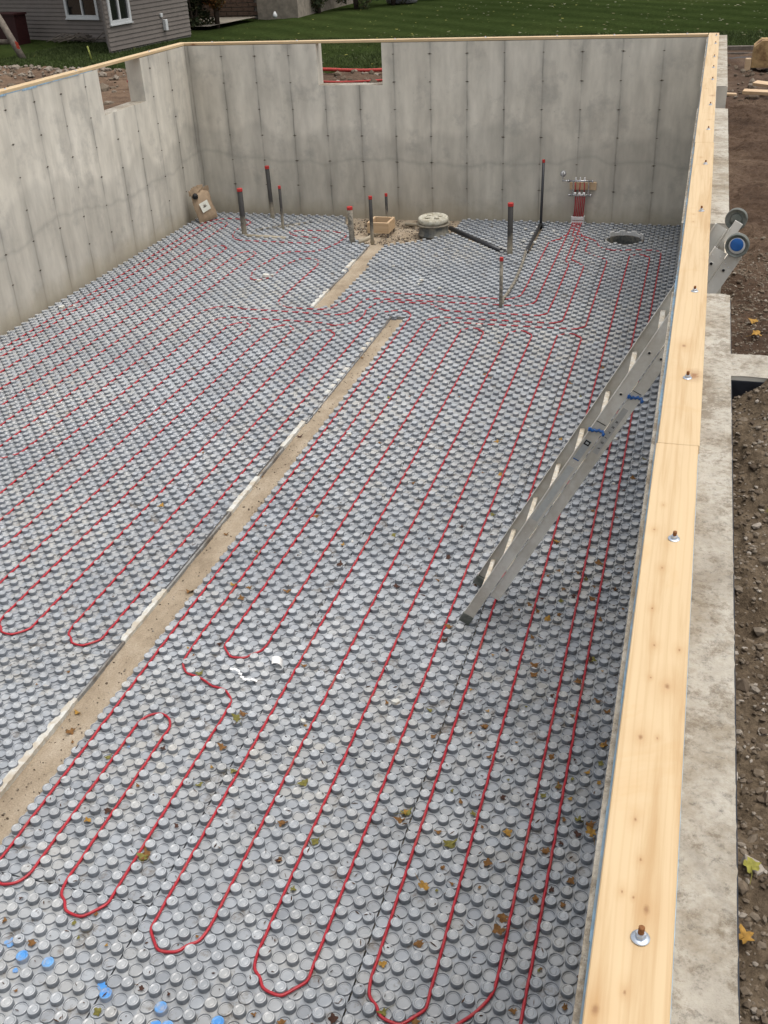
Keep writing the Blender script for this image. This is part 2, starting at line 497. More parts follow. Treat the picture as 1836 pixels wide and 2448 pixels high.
def mat_lawn():
    m = NT('lawn_grass', 1.0, 0.0)
    p = m.pos()
    c = m.ramp(m.noise(m.pos(scale=(1, 0.8, 1)), 0.16, 5, 0.6), [(0.3, (0.024, 0.036, 0.011)), (0.5, (0.034, 0.050, 0.015)), (0.75, (0.049, 0.064, 0.020))])
    w = m.n('ShaderNodeTexWave', wave_type='BANDS', bands_direction='DIAGONAL')
    w.inputs['Scale'].default_value = 0.35; w.inputs['Distortion'].default_value = 1.2; w.inputs['Detail'].default_value = 2
    m.l(p, w.inputs['Vector'])
    c = m.mix(1.0, c, m.ramp(w.outputs['Fac'], [(0.1, 0.88), (0.9, 1.10)]), 'MULTIPLY')
    c = m.mix(1.0, c, m.ramp(m.noise(p, 9, 6, 0.8), [(0.3, 0.62), (0.65, 1.25)]), 'MULTIPLY')
    m.color(c); m.bump(m.noise(p, 25, 5, 0.8), 1.0, 0.05)
    return m.mat
M_LAWN = mat_lawn()
def mat_leafy(name, cols, rough=0.75):
    m = NT(name, rough, 0.25)
    g = m.n('ShaderNodeNewGeometry')
    n = len(cols)
    c = m.ramp(g.outputs['Random Per Island'], [(i / (n - 1), k) for i, k in enumerate(cols)])
    c = m.mix(1.0, c, m.ramp(m.noise(m.pos(), 60, 3), [(0.3, 0.65), (0.7, 1.2)]), 'MULTIPLY')
    m.color(c); return m.mat
M_LEAF = [mat_leafy('leaf_brown', [(0.16, 0.075, 0.025), (0.20, 0.10, 0.03)]), mat_leafy('leaf_ochre', [(0.30, 0.17, 0.035), (0.36, 0.20, 0.04)]),
          mat_leafy('leaf_olive', [(0.15, 0.14, 0.035), (0.18, 0.16, 0.04)]), mat_leafy('leaf_dark', [(0.055, 0.028, 0.018), (0.07, 0.03, 0.02)])]
M_LEAFY = mat_leafy('leaf_yellow', [(0.24, 0.23, 0.045), (0.27, 0.25, 0.05)])
M_ABS = simple('black_abs', (0.022, 0.023, 0.026), 0.35, 0.5, var=0.2)
def mat_absdirty():
    m = NT('black_abs_muddy', 0.6, 0.25)
    z = m.sep()[2]
    n = m.noise(m.pos(), 9, 5, 0.7)
    k = m.math('ADD', z, m.math('MULTIPLY', m.math('SUBTRACT', n, 0.5), 0.5))
    c = m.mix(m.ramp(k, [(0.08, 0.95), (0.34, 0.06)]), m.ramp(n, [(0.3, (0.012, 0.013, 0.015)), (0.7, (0.024, 0.024, 0.027))]), (0.36, 0.315, 0.235))
    m.color(c); return m.mat
M_ABSD = mat_absdirty()
M_MUDPIPE = simple('pipe_cement_dust', (0.25, 0.225, 0.18), 0.85, 0.2, var=0.3, dirt=(0.08, 0.075, 0.065), dscale=14)
M_REDCAP = simple('red_cap', (0.42, 0.028, 0.025), 0.45, 0.4)
M_ALU = None
def mat_alu():
    m = NT('weathered_aluminium', 0.55, 0.5, 0.0)
    p = m.pos()
    c = m.ramp(m.noise(m.pos(scale=(1, 1, 0.4)), 6, 5, 0.65), [(0.3, (0.58, 0.565, 0.515)), (0.7, (0.74, 0.725, 0.665))])
    c = m.mix(m.ramp(m.noise(p, 3.2, 5, 0.7), [(0.42, 0), (0.62, 0.6)]), c, (0.44, 0.395, 0.315))
    m.color(c); m.rough(m.ramp(m.noise(p, 8, 4), [(0.3, 0.42), (0.7, 0.7)])); return m.mat
M_ALU = mat_alu()
M_TREAD = simple('dusty_tread', (0.58, 0.51, 0.40), 0.85, 0.2, var=0.25, scale=40, dirt=(0.70, 0.67, 0.60), dscale=18)
M_BLACK = simple('black_rubber', (0.015, 0.015, 0.016), 0.6, 0.3)
M_GRUB = simple('grey_green_rubber', (0.10, 0.11, 0.095), 0.55, 0.35, dirt=(0.17, 0.175, 0.155), dscale=20)
M_BLUEP = simple('blue_plastic', (0.012, 0.10, 0.34), 0.35, 0.45)
M_WHITE = simple('white_plastic', (0.72, 0.72, 0.70), 0.45, 0.4, var=0.06)
M_ZINC = simple('zinc_washer', (0.55, 0.60, 0.66), 0.35, 0.5, 0.7, var=0.1)
M_RUST = simple('rusty_thread', (0.20, 0.085, 0.03), 0.8, 0.3, var=0.3, scale=200)
M_CHROME = simple('nickel_manifold', (0.50, 0.50, 0.50), 0.25, 0.5, 0.8, var=0.15)
M_PAPER = simple('kraft_paper', (0.34, 0.25, 0.165), 0.85, 0.2, var=0.2, scale=9, bump=0.6)
M_LABEL = simple('paper_label', (0.62, 0.62, 0.54), 0.7, 0.2, var=0.06)
M_CONCDUST = simple('dusty_lid', (0.47, 0.45, 0.37), 0.85, 0.2, var=0.2, dirt=(0.30, 0.27, 0.2), dscale=12, bump=0.3)
M_LINER = simple('sump_liner', (0.10, 0.105, 0.10), 0.6, 0.3, var=0.3, dirt=(0.27, 0.25, 0.20), dscale=4)
M_GLASS = simple('dark_window_glass', (0.012, 0.014, 0.014), 0.08, 0.6, var=0.4, scale=2)
M_FRAME = simple('white_vinyl', (0.62, 0.63, 0.62), 0.5, 0.3, var=0.05)
M_SIDING = simple('taupe_siding', (0.185, 0.160, 0.140), 0.65, 0.25, var=0.08, scale=5)
M_BRICK = simple('brown_brick', (0.16, 0.105, 0.075), 0.85, 0.2, var=0.3, scale=25)
M_MORTAR = simple('mortar', (0.20, 0.185, 0.16), 0.9, 0.15)
M_STUCCO = simple('tan_stone', (0.27, 0.235, 0.19), 0.9, 0.15, var=0.25, scale=6)
M_SHINGLE = simple('grey_shingle', (0.07, 0.065, 0.06), 0.9, 0.15, var=0.3, scale=20)
M_OLDWOOD = simple('weathered_wood', (0.16, 0.135, 0.11), 0.85, 0.2, var=0.3, scale=12)
M_DKRED = simple('dark_red_paint', (0.035, 0.009, 0.009), 0.6, 0.3)
M_ORANGE = simple('orange_tape', (0.50, 0.07, 0.04), 0.6, 0.3, var=0.1)
M_HOSE = simple('red_hose', (0.36, 0.04, 0.03), 0.45, 0.35)
M_BARK = simple('bark', (0.06, 0.045, 0.035), 0.9, 0.15, bump=0.6)
M_CYEL = simple('cinder_dark', (0.05, 0.05, 0.052), 0.8, 0.2, var=0.3)

# ------------------------------------------------------------------ foundation walls
WINR = [(5.21, 6.56), (10.75, 12.14)]        # openings of the right wall (along y)
WINL = (14.05, 15.33)
WINB = (-6.06, -4.96)
SILL = 2.135

def wall_mesh(name, parent, segs, mats):
    b = MB()
    for (x0, x1, y0, y1, z0, z1) in segs:
        vs = [(x0, y0, z0), (x1, y0, z0), (x1, y1, z0), (x0, y1, z0), (x0, y0, z1), (x1, y0, z1), (x1, y1, z1), (x0, y1, z1)]
        b.add(vs, [(3, 2, 1, 0), (0, 1, 5, 4), (1, 2, 6, 5), (2, 3, 7, 6), (3, 0, 4, 7)], 0)
        b.add(vs, [(4, 5, 6, 7)], 1)
    return b.build(name, mats, parent)

def wall_top(name, parent, x0, x1, y0, y1, z, axis, seed, mat, chips=0.004):
    """rough trowelled top: fine grid with a ragged outer arris"""
    nu = int((y1 - y0 if axis == 1 else x1 - x0) / 0.02); nv = 12
    U, V = np.meshgrid(np.linspace(0, 1, nu + 1), np.linspace(0, 1, nv + 1), indexing='ij')
    X = x0 + (x1 - x0) * (V if axis == 1 else U)
    Y = y0 + (y1 - y0) * (U if axis == 1 else V)
    Z = z + 0.002 + 0.0022 * fbm(X * 14, Y * 14, 4, seed) + 0.0012 * vnoise(X * 90, Y * 90, seed + 5)
    along = Y if axis == 1 else X
    ed = (V > 0.999)
    rag = chips * (0.7 * vnoise(along * 22, along * 0 + seed, 3) + 0.6 * vnoise(along * 60, along * 0 + seed, 8) - np.maximum(0, vnoise(along * 9, along * 0 + seed, 12) - 0.55) * 5)
    if axis == 1: X = np.where(ed, X + rag, X)
    else: Y = np.where(ed, Y + rag, Y)
    Z = np.where(ed, Z - 0.006, Z)
    Vt = np.stack([X, Y, Z], -1).reshape(-1, 3)
    i = np.arange(nu)[:, None] * (nv + 1) + np.arange(nv)[None, :]
    a = i.ravel()
    q = np.stack([a, a + nv + 1, a + nv + 2, a + 1], -1)
    if axis == 0: q = q[:, ::-1]
    q = q[:, ::-1] if axis == 1 else q[:, ::-1]
    F = [q]
    # outer skirt
    e = (np.arange(nu + 1) * (nv + 1) + nv)
    n0 = len(Vt)
    sk = Vt[e].copy(); sk[:, 2] = z - 0.05
    Vt = np.vstack([Vt, sk])
    s = np.stack([e[:-1], e[1:], n0 + np.arange(1, nu + 1), n0 + np.arange(nu)], -1)
    F.append(s)
    return np_mesh(name, Vt, F, mat, smooth=False, parent=parent)

wr = empty('foundation_wall', (0.12, 8, 0))
tag(wr, 'long right-hand concrete wall topped by a wide pine sill board with anchor bolts', 'wall')
wl = empty('foundation_wall', (-8.5, 8, 0))
tag(wl, 'left concrete wall with one window notch near the far corner', 'wall')
wb = empty('foundation_wall', (-4.2, 17.04, 0))
tag(wb, 'far concrete wall with a window notch showing lawn and red hose', 'wall')
def rel(o, parent):
    o.matrix_parent_inverse = Matrix.Translation(-Vector(parent.location))
    return o

Y0 = -1.5
segs = []
prev = Y0
for a, b_ in WINR:
    segs.append((XR, WT, prev, a, -0.4, ZC)); segs.append((XR, WT, a, b_, -0.4, SILL)); prev = b_
segs.append((XR, WT, prev, D + WT, -0.4, ZC))
rel(wall_mesh('concrete_wall', wr, segs, [M_CONC_Y, M_CTOP]), wr)
tops = [(Y0, WINR[0][0]), (WINR[0][1], WINR[1][0]), (WINR[1][1], D + WT)]
for k, (a, b_) in enumerate(tops):
    o = rel(wall_top('wall_top', wr, XR, WT, a, b_, ZC, 1, 3 + k, M_CTOP, 0.0035), wr)
segs = [(XL - WT, XL, Y0, WINL[0], -0.4, ZC), (XL - WT, XL, WINL[0], WINL[1], -0.4, SILL), (XL - WT, XL, WINL[1], D + WT, -0.4, ZC)]
rel(wall_mesh('concrete_wall', wl, segs, [M_CONC_Y, M_CTOP]), wl)
segs = [(XL, WINB[0], D, D + WT, -0.4, ZC), (WINB[0], WINB[1], D, D + WT, -0.4, SILL), (WINB[1], XR, D, D + WT, -0.4, ZC)]
rel(wall_mesh('concrete_wall', wb, segs, [M_CONC_X, M_CTOP]), wb)

# return wall that runs off to the right
bw = empty('foundation_wall', (2.2, 4.3, 0))
tag(bw, 'short concrete wall branching off to the right between brown backfill', 'wall')
rel(wall_mesh('concrete_wall', bw, [(WT, 5.0, 4.17, 4.42, 0.5, ZC - 0.004)], [M_CONC_X, M_CTOP]), bw)
b = MB(); b.box(WT + .003, 5.0, 4.160, 4.169, 0.5, 2.735); rel(b.build('damp_proofing', simple('tar_coating', (.018, .020, .028), .5, .4), bw), bw)
b = MB(); b.box(WT + .001, WT + .006, 4.43, 5.20, 0.5, 2.735); b.box(WT + .001, WT + .006, Y0, 4.158, 0.5, 2.735); rel(b.build('damp_proofing', bpy.data.materials['tar_coating'], wr), wr)
rel(wall_top('wall_top', bw, WT, 4.2, 4.165, 4.425, ZC - 0.004, 0, 31, M_CTOP, 0.012), bw)

# tie ends
def tie_mesh():
    b = MB()
    b.lathe([(0.011, 0), (0.012, 0.006), (0.004, 0.010)], 7)
    b.box(-0.030, 0.030, -0.003, 0.003, 0, 0.003)
    return b
tb = tie_mesh()
M_TIE = simple('rusty_tie', (0.11, 0.095, 0.075), 0.9, 0.2, var=0.4, scale=80)
_t = tb.build('form_tie', M_TIE); tie_me = _t.data; bpy.data.objects.remove(_t)
def add_tie(wall, p, rot):
    o = link('form_tie', tie_me, wall)
    o.rotation_euler = rot
    s = random.uniform(0.55, 1.1)
    o.scale = (s, s, 1)
    o.location = Vector(p) - Vector(wall.location)
for k in range(-7, 8):
    x = -4.17 + 0.594 * k
    if not XL + .1 < x < XR - .1: continue
    for z in (2.59, 2.18, 1.765, 1.35, 0.94, 0.53):
        if WINB[0] - .05 < x < WINB[1] + .05 and z > SILL - 0.02: continue
        add_tie(wb, (x + random.uniform(-.008, .008), D - 0.001, z), (math.pi / 2, random.uniform(-.1, .1), 0))
for k in range(-16, 6):
    y = 13.66 + 0.648 * k
    for z in (2.58, 2.165, 1.755, 1.34, 0.93, 0.53):
        if WINL[0] - .05 < y < WINL[1] + .05 and z > SILL - .02: continue
        if D - y < .15: continue
        add_tie(wl, (XL + 0.001, y + random.uniform(-.008, .008), z), (math.pi / 2, random.uniform(-.1, .1), math.pi / 2))

# sill plates, gaskets, bolts
def plank(x0, x1, y0, y1, z0, z1, mat, wall, name='sill_board'):
    b = MB(); b.box(x0, x1, y0, y1, z0, z1)
    return rel(b.build(name, mat, wall, bevel=0.0025), wall)
yj = [Y0, 3.39, 8.88, 14.38, D + 0.155]
for i in range(4):
    plank(0.0 + (0.004 if i % 2 else 0), 0.1456 + (0.004 if i % 2 else 0), yj[i] + 0.0015, yj[i + 1] - 0.0015, ZC + 0.006, H, M_PINE_Y, wr)
g = MB()
ys = np.arange(Y0, D, 0.35)
for a in ys:
    e = random.uniform(0.0, 0.0045)
    g.box(-0.004 - e, 0.149, a, a + 0.35, ZC + 0.0005, ZC + 0.0062)
rel(g.build('sill_gasket', M_GASKET, wr), wr)
xj = [XL - 0.150, -4.9, -1.7, -0.003]
for i in range(3):
    plank(xj[i] + .0015, xj[i + 1] - .0015, D + 0.004, D + 0.149, ZC + 0.006, H, M_PINE_X, wb)
yl = [Y0, 4.6, 9.9, 13.2, D + 0.002]
for i in range(4):
    plank(XL - 0.150, XL - 0.004, yl[i] + .0015, yl[i + 1] - .0015, ZC + 0.006, H, M_PINE_Y, wl)
g = MB()
for a in np.arange(Y0, 13.6, 0.35):
    g.box(XL - 0.149, XL + random.uniform(0.0, 0.006), a, a + 0.35, ZC - random.uniform(0.0, 0.03), ZC + 0.0062)
rel(g.build('sill_gasket', M_GASKET, wl), wl)

def bolt_mesh():
    b = MB()
    b.lathe([(0.0175, 0), (0.0180, 0.0015), (0.0175, 0.003), (0.007, 0.0032)], 24, mi=0)
    b.lathe([(0.0098, 0.003), (0.0105, 0.0045), (0.0105, 0.0125), (0.0092, 0.0140)], 6, mi=0, smooth=False)
    b.lathe([(0.0058, 0.012), (0.0063, 0.015), (0.0057, 0.018), (0.0063, 0.021), (0.0057, 0.024), (0.0062, 0.027), (0.0052, 0.028)], 12, mi=1)
    return b
_t = bolt_mesh().build('anchor_bolt', [M_ZINC, M_RUST]); bolt_me = _t.data; bpy.data.objects.remove(_t)
def add_bolt(wall, x, y, z=H, s=1.0):
    o = link('anchor_bolt', bolt_me, wall)
    o.location = Vector((x, y, z)) - Vector(wall.location)
    o.rotation_euler = (random.uniform(-.05, .05), random.uniform(-.05, .05), random.uniform(0, 1))
    o.scale = (s, s, s * random.uniform(0.95, 1.15))
for y in (1.30, 2.74, 4.0, 5.11, 6.69, 8.06, 9.43, 10.68, 12.33, 13.29, 14.26, 15.67, 16.67):
    add_bolt(wr, 0.083 + 0.0015 * y, y)
for x in (-7.9, -6.4, -4.75, -3.3, -2.2, -1.35, -0.3):
    add_bolt(wb, x, D + 0.07)
for y in (6, 8, 10, 11.9, 13.6, 15.8):
    add_bolt(wl, XL - 0.07, y)

# ------------------------------------------------------------------ floor: sand bed, knobbed panels
PITC = (-0.92, 15.99); PITR = 0.262
SUMPC = (-3.93, 15.98)
GPOLY = [(-4.95, 15.2), (-4.5, 15.22), (-4.18, 15.44), (-3.92, 15.62), (-3.68, 16.05), (-3.62, 16.9), (-5.75, 16.9), (-5.6, 16.45), (-5.12, 15.5)]
def in_poly(x, y, poly):
    r = False
    j = len(poly) - 1
    for i in range(len(poly)):
        xi, yi = poly[i]; xj_, yj_ = poly[j]
        if (yi > y) != (yj_ > y) and x < (xj_ - xi) * (y - yi) / (yj_ - yi) + xi: r = not r
        j = i
    return r
def slot(x, y):
    if y < 12.03:
        return -3.60 + (y - 3.6) * 0.0065 < x < -3.372 + (y - 3.3) * 0.0023
    if 12.24 < y < 15.25:
        return -4.68 - (y - 12.3) * 0.04 < x < -4.445 - (y - 12.23) * 0.0265
    return False
TRENCH = [((-2.66, 15.18), (-3.82, 16.35), 0.09), ((-6.96, 15.44), (-6.27, 15.43), 0.06), ((-6.98, 15.82), (-6.24, 16.41), 0.05), ((-2.3, 16.7), (-2.28, 15.16), 0.045)]
def near_seg(x, y, a, b_, r):
    ax, ay = a; bx, by = b_
    t = max(0, min(1, ((x - ax) * (bx - ax) + (y - ay) * (by - ay)) / ((bx - ax) ** 2 + (by - ay) ** 2)))
    return math.hypot(x - ax - t * (bx - ax), y - ay - t * (by - ay)) < r
def allowed(x, y):
    if x > -0.055 or x < XL + 0.035 or y < 0.9 or y > D - 0.03: return False
    if slot(x, y): return False
    if y > 15 and in_poly(x, y, GPOLY): return False
    if y > 15 and math.hypot(x - PITC[0], y - PITC[1]) < PITR + 0.025: return False
    if y > 15:
        for a, b_, r in TRENCH:
            if near_seg(x, y, a, b_, r): return False
    return True

def field_of(x, y):      # 0 = right field, 1 = left field (lattices are offset a little)
    if y < 12.14: return 0 if x > -3.49 else 1
    return 0 if x > -4.52 - (y - 12.2) * 0.03 else 1
XO = {0: (0.0, 0.0), 1: (-0.027, -0.04)}

# floor bed
def bed():
    b = MB()
    x0, x1, y0, y1 = XL, XR, -1.4, D
    cx, cy, r = PITC[0], PITC[1], PITR
    z = -0.055
    q = [(x0, cx - r, y0, y1), (cx + r, x1, y0, y1), (cx - r, cx + r, y0, cy - r), (cx - r, cx + r, cy + r, y1)]
    for a in q: b.add([(a[0], a[2], z), (a[1], a[2], z), (a[1], a[3], z), (a[0], a[3], z)], [(0, 1, 2, 3)])
    n = 32                                    # square hole to round hole
    for i in range(n):
        def pt(k):
            an = 2 * math.pi * k / n
            c, s = math.cos(an), math.sin(an)
            m = max(abs(c), abs(s))
            return (cx + r * c, cy + r * s, z), (cx + r * c / m, cy + r * s / m, z)
        a, A = pt(i); c, C = pt(i + 1)
        b.add([a, A, C, c], [(0, 1, 2, 3)])
    return b.build('floor', M_SAND)
floor = bed()
tag(floor, kind='structure')
# rough surface of the footing strips and the gravel patch
def rough_patch(name, x0, x1, y0, y1, res, zf, mat, keep=None, parent=None, smooth=True):
    nx = max(1, int((x1 - x0) / res)); ny = max(1, int((y1 - y0) / res))
    X, Y = np.meshgrid(np.linspace(x0, x1, nx + 1), np.linspace(y0, y1, ny + 1), indexing='ij')
    Z = zf(X, Y)
    V = np.stack([X, Y, Z], -1).reshape(-1, 3)
    a = (np.arange(nx)[:, None] * (ny + 1) + np.arange(ny)[None, :]).ravel()
    F = np.stack([a, a + ny + 1, a + ny + 2, a + 1], -1)
    if keep is not None:
        c = V[F].mean(1); F = F[keep(c[:, 0], c[:, 1])]
    return np_mesh(name, V, F, mat, smooth=smooth, parent=parent)
rough_patch('footing_strip', -3.66, -3.30, 0.9, 12.10, 0.02, lambda X, Y: 0.000 + 0.005 * fbm(X * 5, Y * 5, 5, 2) + 0.004 * np.maximum(0, vnoise(X * 30, Y * 30, 9)), M_SAND, parent=floor)
rough_patch('footing_strip', -4.85, -4.40, 12.2, 15.3, 0.02, lambda X, Y: 0.000 + 0.005 * fbm(X * 5, Y * 5, 5, 4) + 0.004 * np.maximum(0, vnoise(X * 30, Y * 30, 9)), M_SAND, parent=floor)
rough_patch('gravel_patch', -5.8, -3.6, 15.2, D, 0.025, lambda X, Y: -0.022 + 0.014 * fbm(X * 4, Y * 4, 5, 6) + 0.012 * vnoise(X * 26, Y * 26, 3), M_SAND, parent=floor)

# templates ----------------------------------------------------------
ZB = 0.020           # sheet
ZK = 0.050           # knob tops
def template(prof, n, close=True, twist=0.0):
    V = []; F = []
    k = len(prof)
    for i in range(n):
        a = 2 * math.pi * (i + twist) / n
        for r, z in prof: V.append((r * math.cos(a), r * math.sin(a), z))
    for i in range(n):
        j = (i + 1) % n
        for q in range(k - 1): F.append((i * k + q, j * k + q, j * k + q + 1, i * k + q + 1))
    Q = np.array(F)
    caps = None
    if close:
        caps = np.array([[i * k + k - 1 for i in range(n)]])
    return np.array(V, float), Q, caps
KN_HI = template([(0.0325, ZB), (0.0312, ZK - 0.004), (0.0295, ZK), (0.0222, ZK), (0.0212, ZK - 0.0016), (0.0120, ZK - 0.0016), (0.0110, ZK - 0.0004)], 18)
KN_MD = template([(0.0325, ZB), (0.0312, ZK - 0.004), (0.0295, ZK), (0.0215, ZK), (0.0205, ZK - 0.002)], 12)
KN_LO = template([(0.0325, ZB), (0.0312, ZK - 0.003), (0.0290, ZK)], 9)
BA_HI = template([(0.0390, ZB), (0.0380, ZB + 0.0105), (0.0352, ZB + 0.0115), (0.0337, ZB + 0.005), (0.0325, ZB + 0.0005), (0.0290, ZB + 0.0045), (0.0270, ZB + 0.0045), (0.0262, ZB + 0.0012)], 18)
BA_MD = template([(0.0390, ZB), (0.0375, ZB + 0.011), (0.0345, ZB + 0.0100), (0.0325, ZB + 0.0010)], 12)
BA_LO = template([(0.0380, ZB), (0.0355, ZB + 0.007), (0.0325, ZB + 0.0010)], 8, )

cells = {}
for fld in (0, 1):
    xo, yo = XO[fld]
    for i in range(-4, 112):
        x = -0.294 + xo - CX * i
        for j in range(-54, 147):
            y = 5.193 + yo + CY * j
            if field_of(x, y) != fld: continue
            if not allowed(x, y): continue
            cells[(fld, i, j)] = (x, y)
def panel_id(fld, i, j):
    pc = (i + 4) // 16
    st = (pc * 13 + fld * 7) % 30
    off = {0: 3, 1: 10}.get(pc, st) if fld == 0 else st
    return (fld, pc, (j + 60 + off) // 30)
panels = {}
for k in cells: panels.setdefault(panel_id(*k), []).append(k)
# nearest 300 knobs that show largest are objects of their own
def in_frame(x, y, z=ZK):
    d = (x - CAM[0], y - CAM[1], z - CAM[2])
    w = sum(a * b for a, b in zip(d, _f))
    if w <= 0: return False
    px = 918 + 2432.4 * sum(a * b for a, b in zip(d, _r)) / w
    py = 1224 - 2432.4 * sum(a * b for a, b in zip(d, _u)) / w
    return -8 < px < 1420 and -8 < py < 2460
knobs = [(math.dist((x, y, ZK), CAM), k) for k, (x, y) in cells.items() if (k[1] + k[2]) % 2 == 0 and in_frame(x, y) and y < 5]
knobs.sort()
SOLO = set(k for _, k in knobs[:300])
def one_mesh(name, tpl, mat):
    V, Q, C = tpl
    b = MB(); b.add([tuple(v) for v in V], [tuple(q) for q in Q] + [tuple(c) for c in C], 0, False)
    b.sm = [True] * len(Q) + [False] * len(C)
    o = b.build(name, mat); me = o.data; bpy.data.objects.remove(o)
    return me
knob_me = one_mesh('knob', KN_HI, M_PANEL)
knob_blue = one_mesh('knob', KN_HI, M_BLUE)
BLUES = [(-2.87, 2.59), (-2.64, 2.57), (-2.30, 2.53), (-2.04, 2.52), (-1.99, 2.46), (-1.75, 2.50)]
blue_keys = set()
for bx, by in BLUES:
    k = min((kk for kk in SOLO if kk not in blue_keys), key=lambda kk: math.hypot(cells[kk][0] - bx, cells[kk][1] - by))
    blue_keys.add(k)
cellset = cells
for pid, ks in panels.items():
    fld = pid[0]
    dz = random.uniform(-0.0012, 0.0024)
    # --- sheet
    V = []; F = []
    vi = {}
    def vert(x, y, z):
        key = (round(x, 5), round(y, 5), round(z, 5))
        if key not in vi: vi[key] = len(V); V.append((x, y, z))
        return vi[key]
    own = set(ks)
    for k in ks:
        x, y = cells[k]; _, i, j = k
        nb = {'l': (fld, i + 1, j), 'r': (fld, i - 1, j), 'd': (fld, i, j - 1), 'u': (fld, i, j + 1)}
        e = {s_: (0.0045 if n_ not in own else 0.0) for s_, n_ in nb.items()}
        hx, hy = CX / 2, CY / 2
        xl, xr_, yd, yu = x - hx + e['l'], x + hx - e['r'], y - hy + e['d'], y + hy - e['u']
        z = ZB + dz
        a, b_, c, d = vert(xl, yd, z), vert(xr_, yd, z), vert(xr_, yu, z), vert(xl, yu, z)
        F.append((a, b_, c, d))
        zb = -0.052 if True else 0
        for s_, (p, q) in {'l': (3, 0), 'r': (1, 2), 'd': (0, 1), 'u': (2, 3)}.items():
            if e[s_]:
                pts = [(xl, yd), (xr_, yd), (xr_, yu), (xl, yu)]
                outer = nb[s_] not in cellset
                zl = zb if outer else z - 0.012
                P_, Q_ = pts[p], pts[q]
                F.append((vert(*P_, zl), vert(*Q_, zl), vert(*Q_, z), vert(*P_, z)))
    name = 'insulation_panel'
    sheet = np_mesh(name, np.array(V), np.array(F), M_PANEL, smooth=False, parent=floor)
    # --- knobs and rings of this panel as one joined part each
    groups = {}
    for k in ks:
        x, y = cells[k]
        lod = 'HI' if y < 5.2 else ('MD' if y < 9 else 'LO')
        kn = (k[1] + k[2]) % 2 == 0
        if kn and k in SOLO: continue
        groups.setdefault((kn, lod), []).append((x, y))
    Vs, Qs, Cs, base = [], [], {}, 0
    for (kn, lod), pts in groups.items():
        T = {(True, 'HI'): KN_HI, (True, 'MD'): KN_MD, (True, 'LO'): KN_LO, (False, 'HI'): BA_HI, (False, 'MD'): BA_MD, (False, 'LO'): BA_LO}[(kn, lod)]
        Tv, Tq, Tc = T
        n = len(pts); nv = len(Tv)
        P = np.array(pts)
        VV = np.repeat(Tv[None], n, 0)
        hz = 1 + RNG.uniform(-0.03, 0.03, n)
        VV = VV * np.stack([np.ones(n), np.ones(n), np.ones(n)], -1)[:, None, :]
        tilt = RNG.normal(0, 0.012, (n, 2))
        VV[:, :, 2] += VV[:, :, 0] * tilt[:, 0:1] + VV[:, :, 1] * tilt[:, 1:2]
        VV[:, :, 0] += P[:, 0:1] + RNG.normal(0, 0.0006, (n, 1)); VV[:, :, 1] += P[:, 1:2] + RNG.normal(0, 0.0006, (n, 1))
        VV[:, :, 2] += dz + RNG.normal(0, 0.0006, (n, 1))
        off = base + np.arange(n)[:, None, None] * nv
        Vs.append(VV.reshape(-1, 3))
        Qs.append((Tq[None] + off).reshape(-1, 4))
        if Tc is not None:
            Cs.setdefault(Tc.shape[1], []).append((Tc[None] + off).reshape(-1, Tc.shape[1]))
        base += n * nv
    if Vs:
        Fl = [np.concatenate(Qs)] + [np.concatenate(c) for c in Cs.values()]
        sm = np.concatenate([np.full(len(Fl[0]), True)] + [np.full(len(f), False) for f in Fl[1:]])
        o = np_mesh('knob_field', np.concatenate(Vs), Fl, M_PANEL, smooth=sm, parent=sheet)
        o['kind'] = 'stuff'
    for k in ks:
        if k in SOLO:
            x, y = cells[k]
            bl = k in blue_keys
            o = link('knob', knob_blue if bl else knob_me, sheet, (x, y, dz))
            o.rotation_euler = (random.gauss(0, .012), random.gauss(0, .012), 0)
            if bl: o['label'] = 'knob sprayed with blue marking paint'

for bx, by, br in ((-2.92, 2.665, .030), (-2.80, 2.53, .016), (-2.335, 2.56, .026), (-1.98, 2.44, .030), (-1.70, 2.46, .02), (-3.02, 4.1, .012)):
    rr = random.Random(int(bx * 1000))
    b = MB(); n = 14
    b.add([(br * rr.uniform(.6, 1.2) * math.cos(6.283 * i / n), br * rr.uniform(.6, 1.2) * math.sin(6.283 * i / n), 0) for i in range(n)], [tuple(range(n))])
    b.build('paint_splash', M_BLUE, floor, (bx, by, ZB + .0075))
# foam edge boards along the footing strips (children of the floor)
def foam_board(p0, p1, t, z1, mat, ragged=False, z0=-0.045):
    (xa, ya), (xb, yb) = p0, p1
    n = max(2, int(math.hypot(xb - xa, yb - ya) / 0.03))
    b = MB()
    dx, dy = xb - xa, yb - ya
    L = math.hypot(dx, dy); nx, ny = dy / L, -dx / L      # towards the strip (right)
    if nx < 0: nx, ny = -nx, -ny
    ring = []
    for i in range(n + 1):
        s = i / n
        r1 = random.uniform(-1, 1) * (0.006 if ragged else 0.0015)
        r2 = random.uniform(-1, 1) * (0.005 if ragged else 0.001)
        x, y = xa + dx * s, ya + dy * s
        ring.append([(x - nx * (t + r1), y - ny * (t + r1), z1 + r2 * .6), (x, y, z1 + r2), (x + nx * .002, y, z0), (x - nx * t, y, z0)])
    for i in range(n):
        A, B = ring[i], ring[i + 1]
        for q in range(3):
            b.add([A[q], B[q], B[q + 1], A[q + 1]], [(0, 1, 2, 3)])
    b.add(ring[0], [(3, 2, 1, 0)]); b.add(ring[-1], [(0, 1, 2, 3)])
    return b.build('foam_edging', mat, floor)
xe = lambda y: -3.585 + (y - 3.6) * 0.0060
ysg = [1.0, 2.2, 3.4, 4.43, 5.08, 5.74, 6.97, 7.63, 8.25, 8.9, 9.56, 10.36, 10.81, 11.27, 12.0]
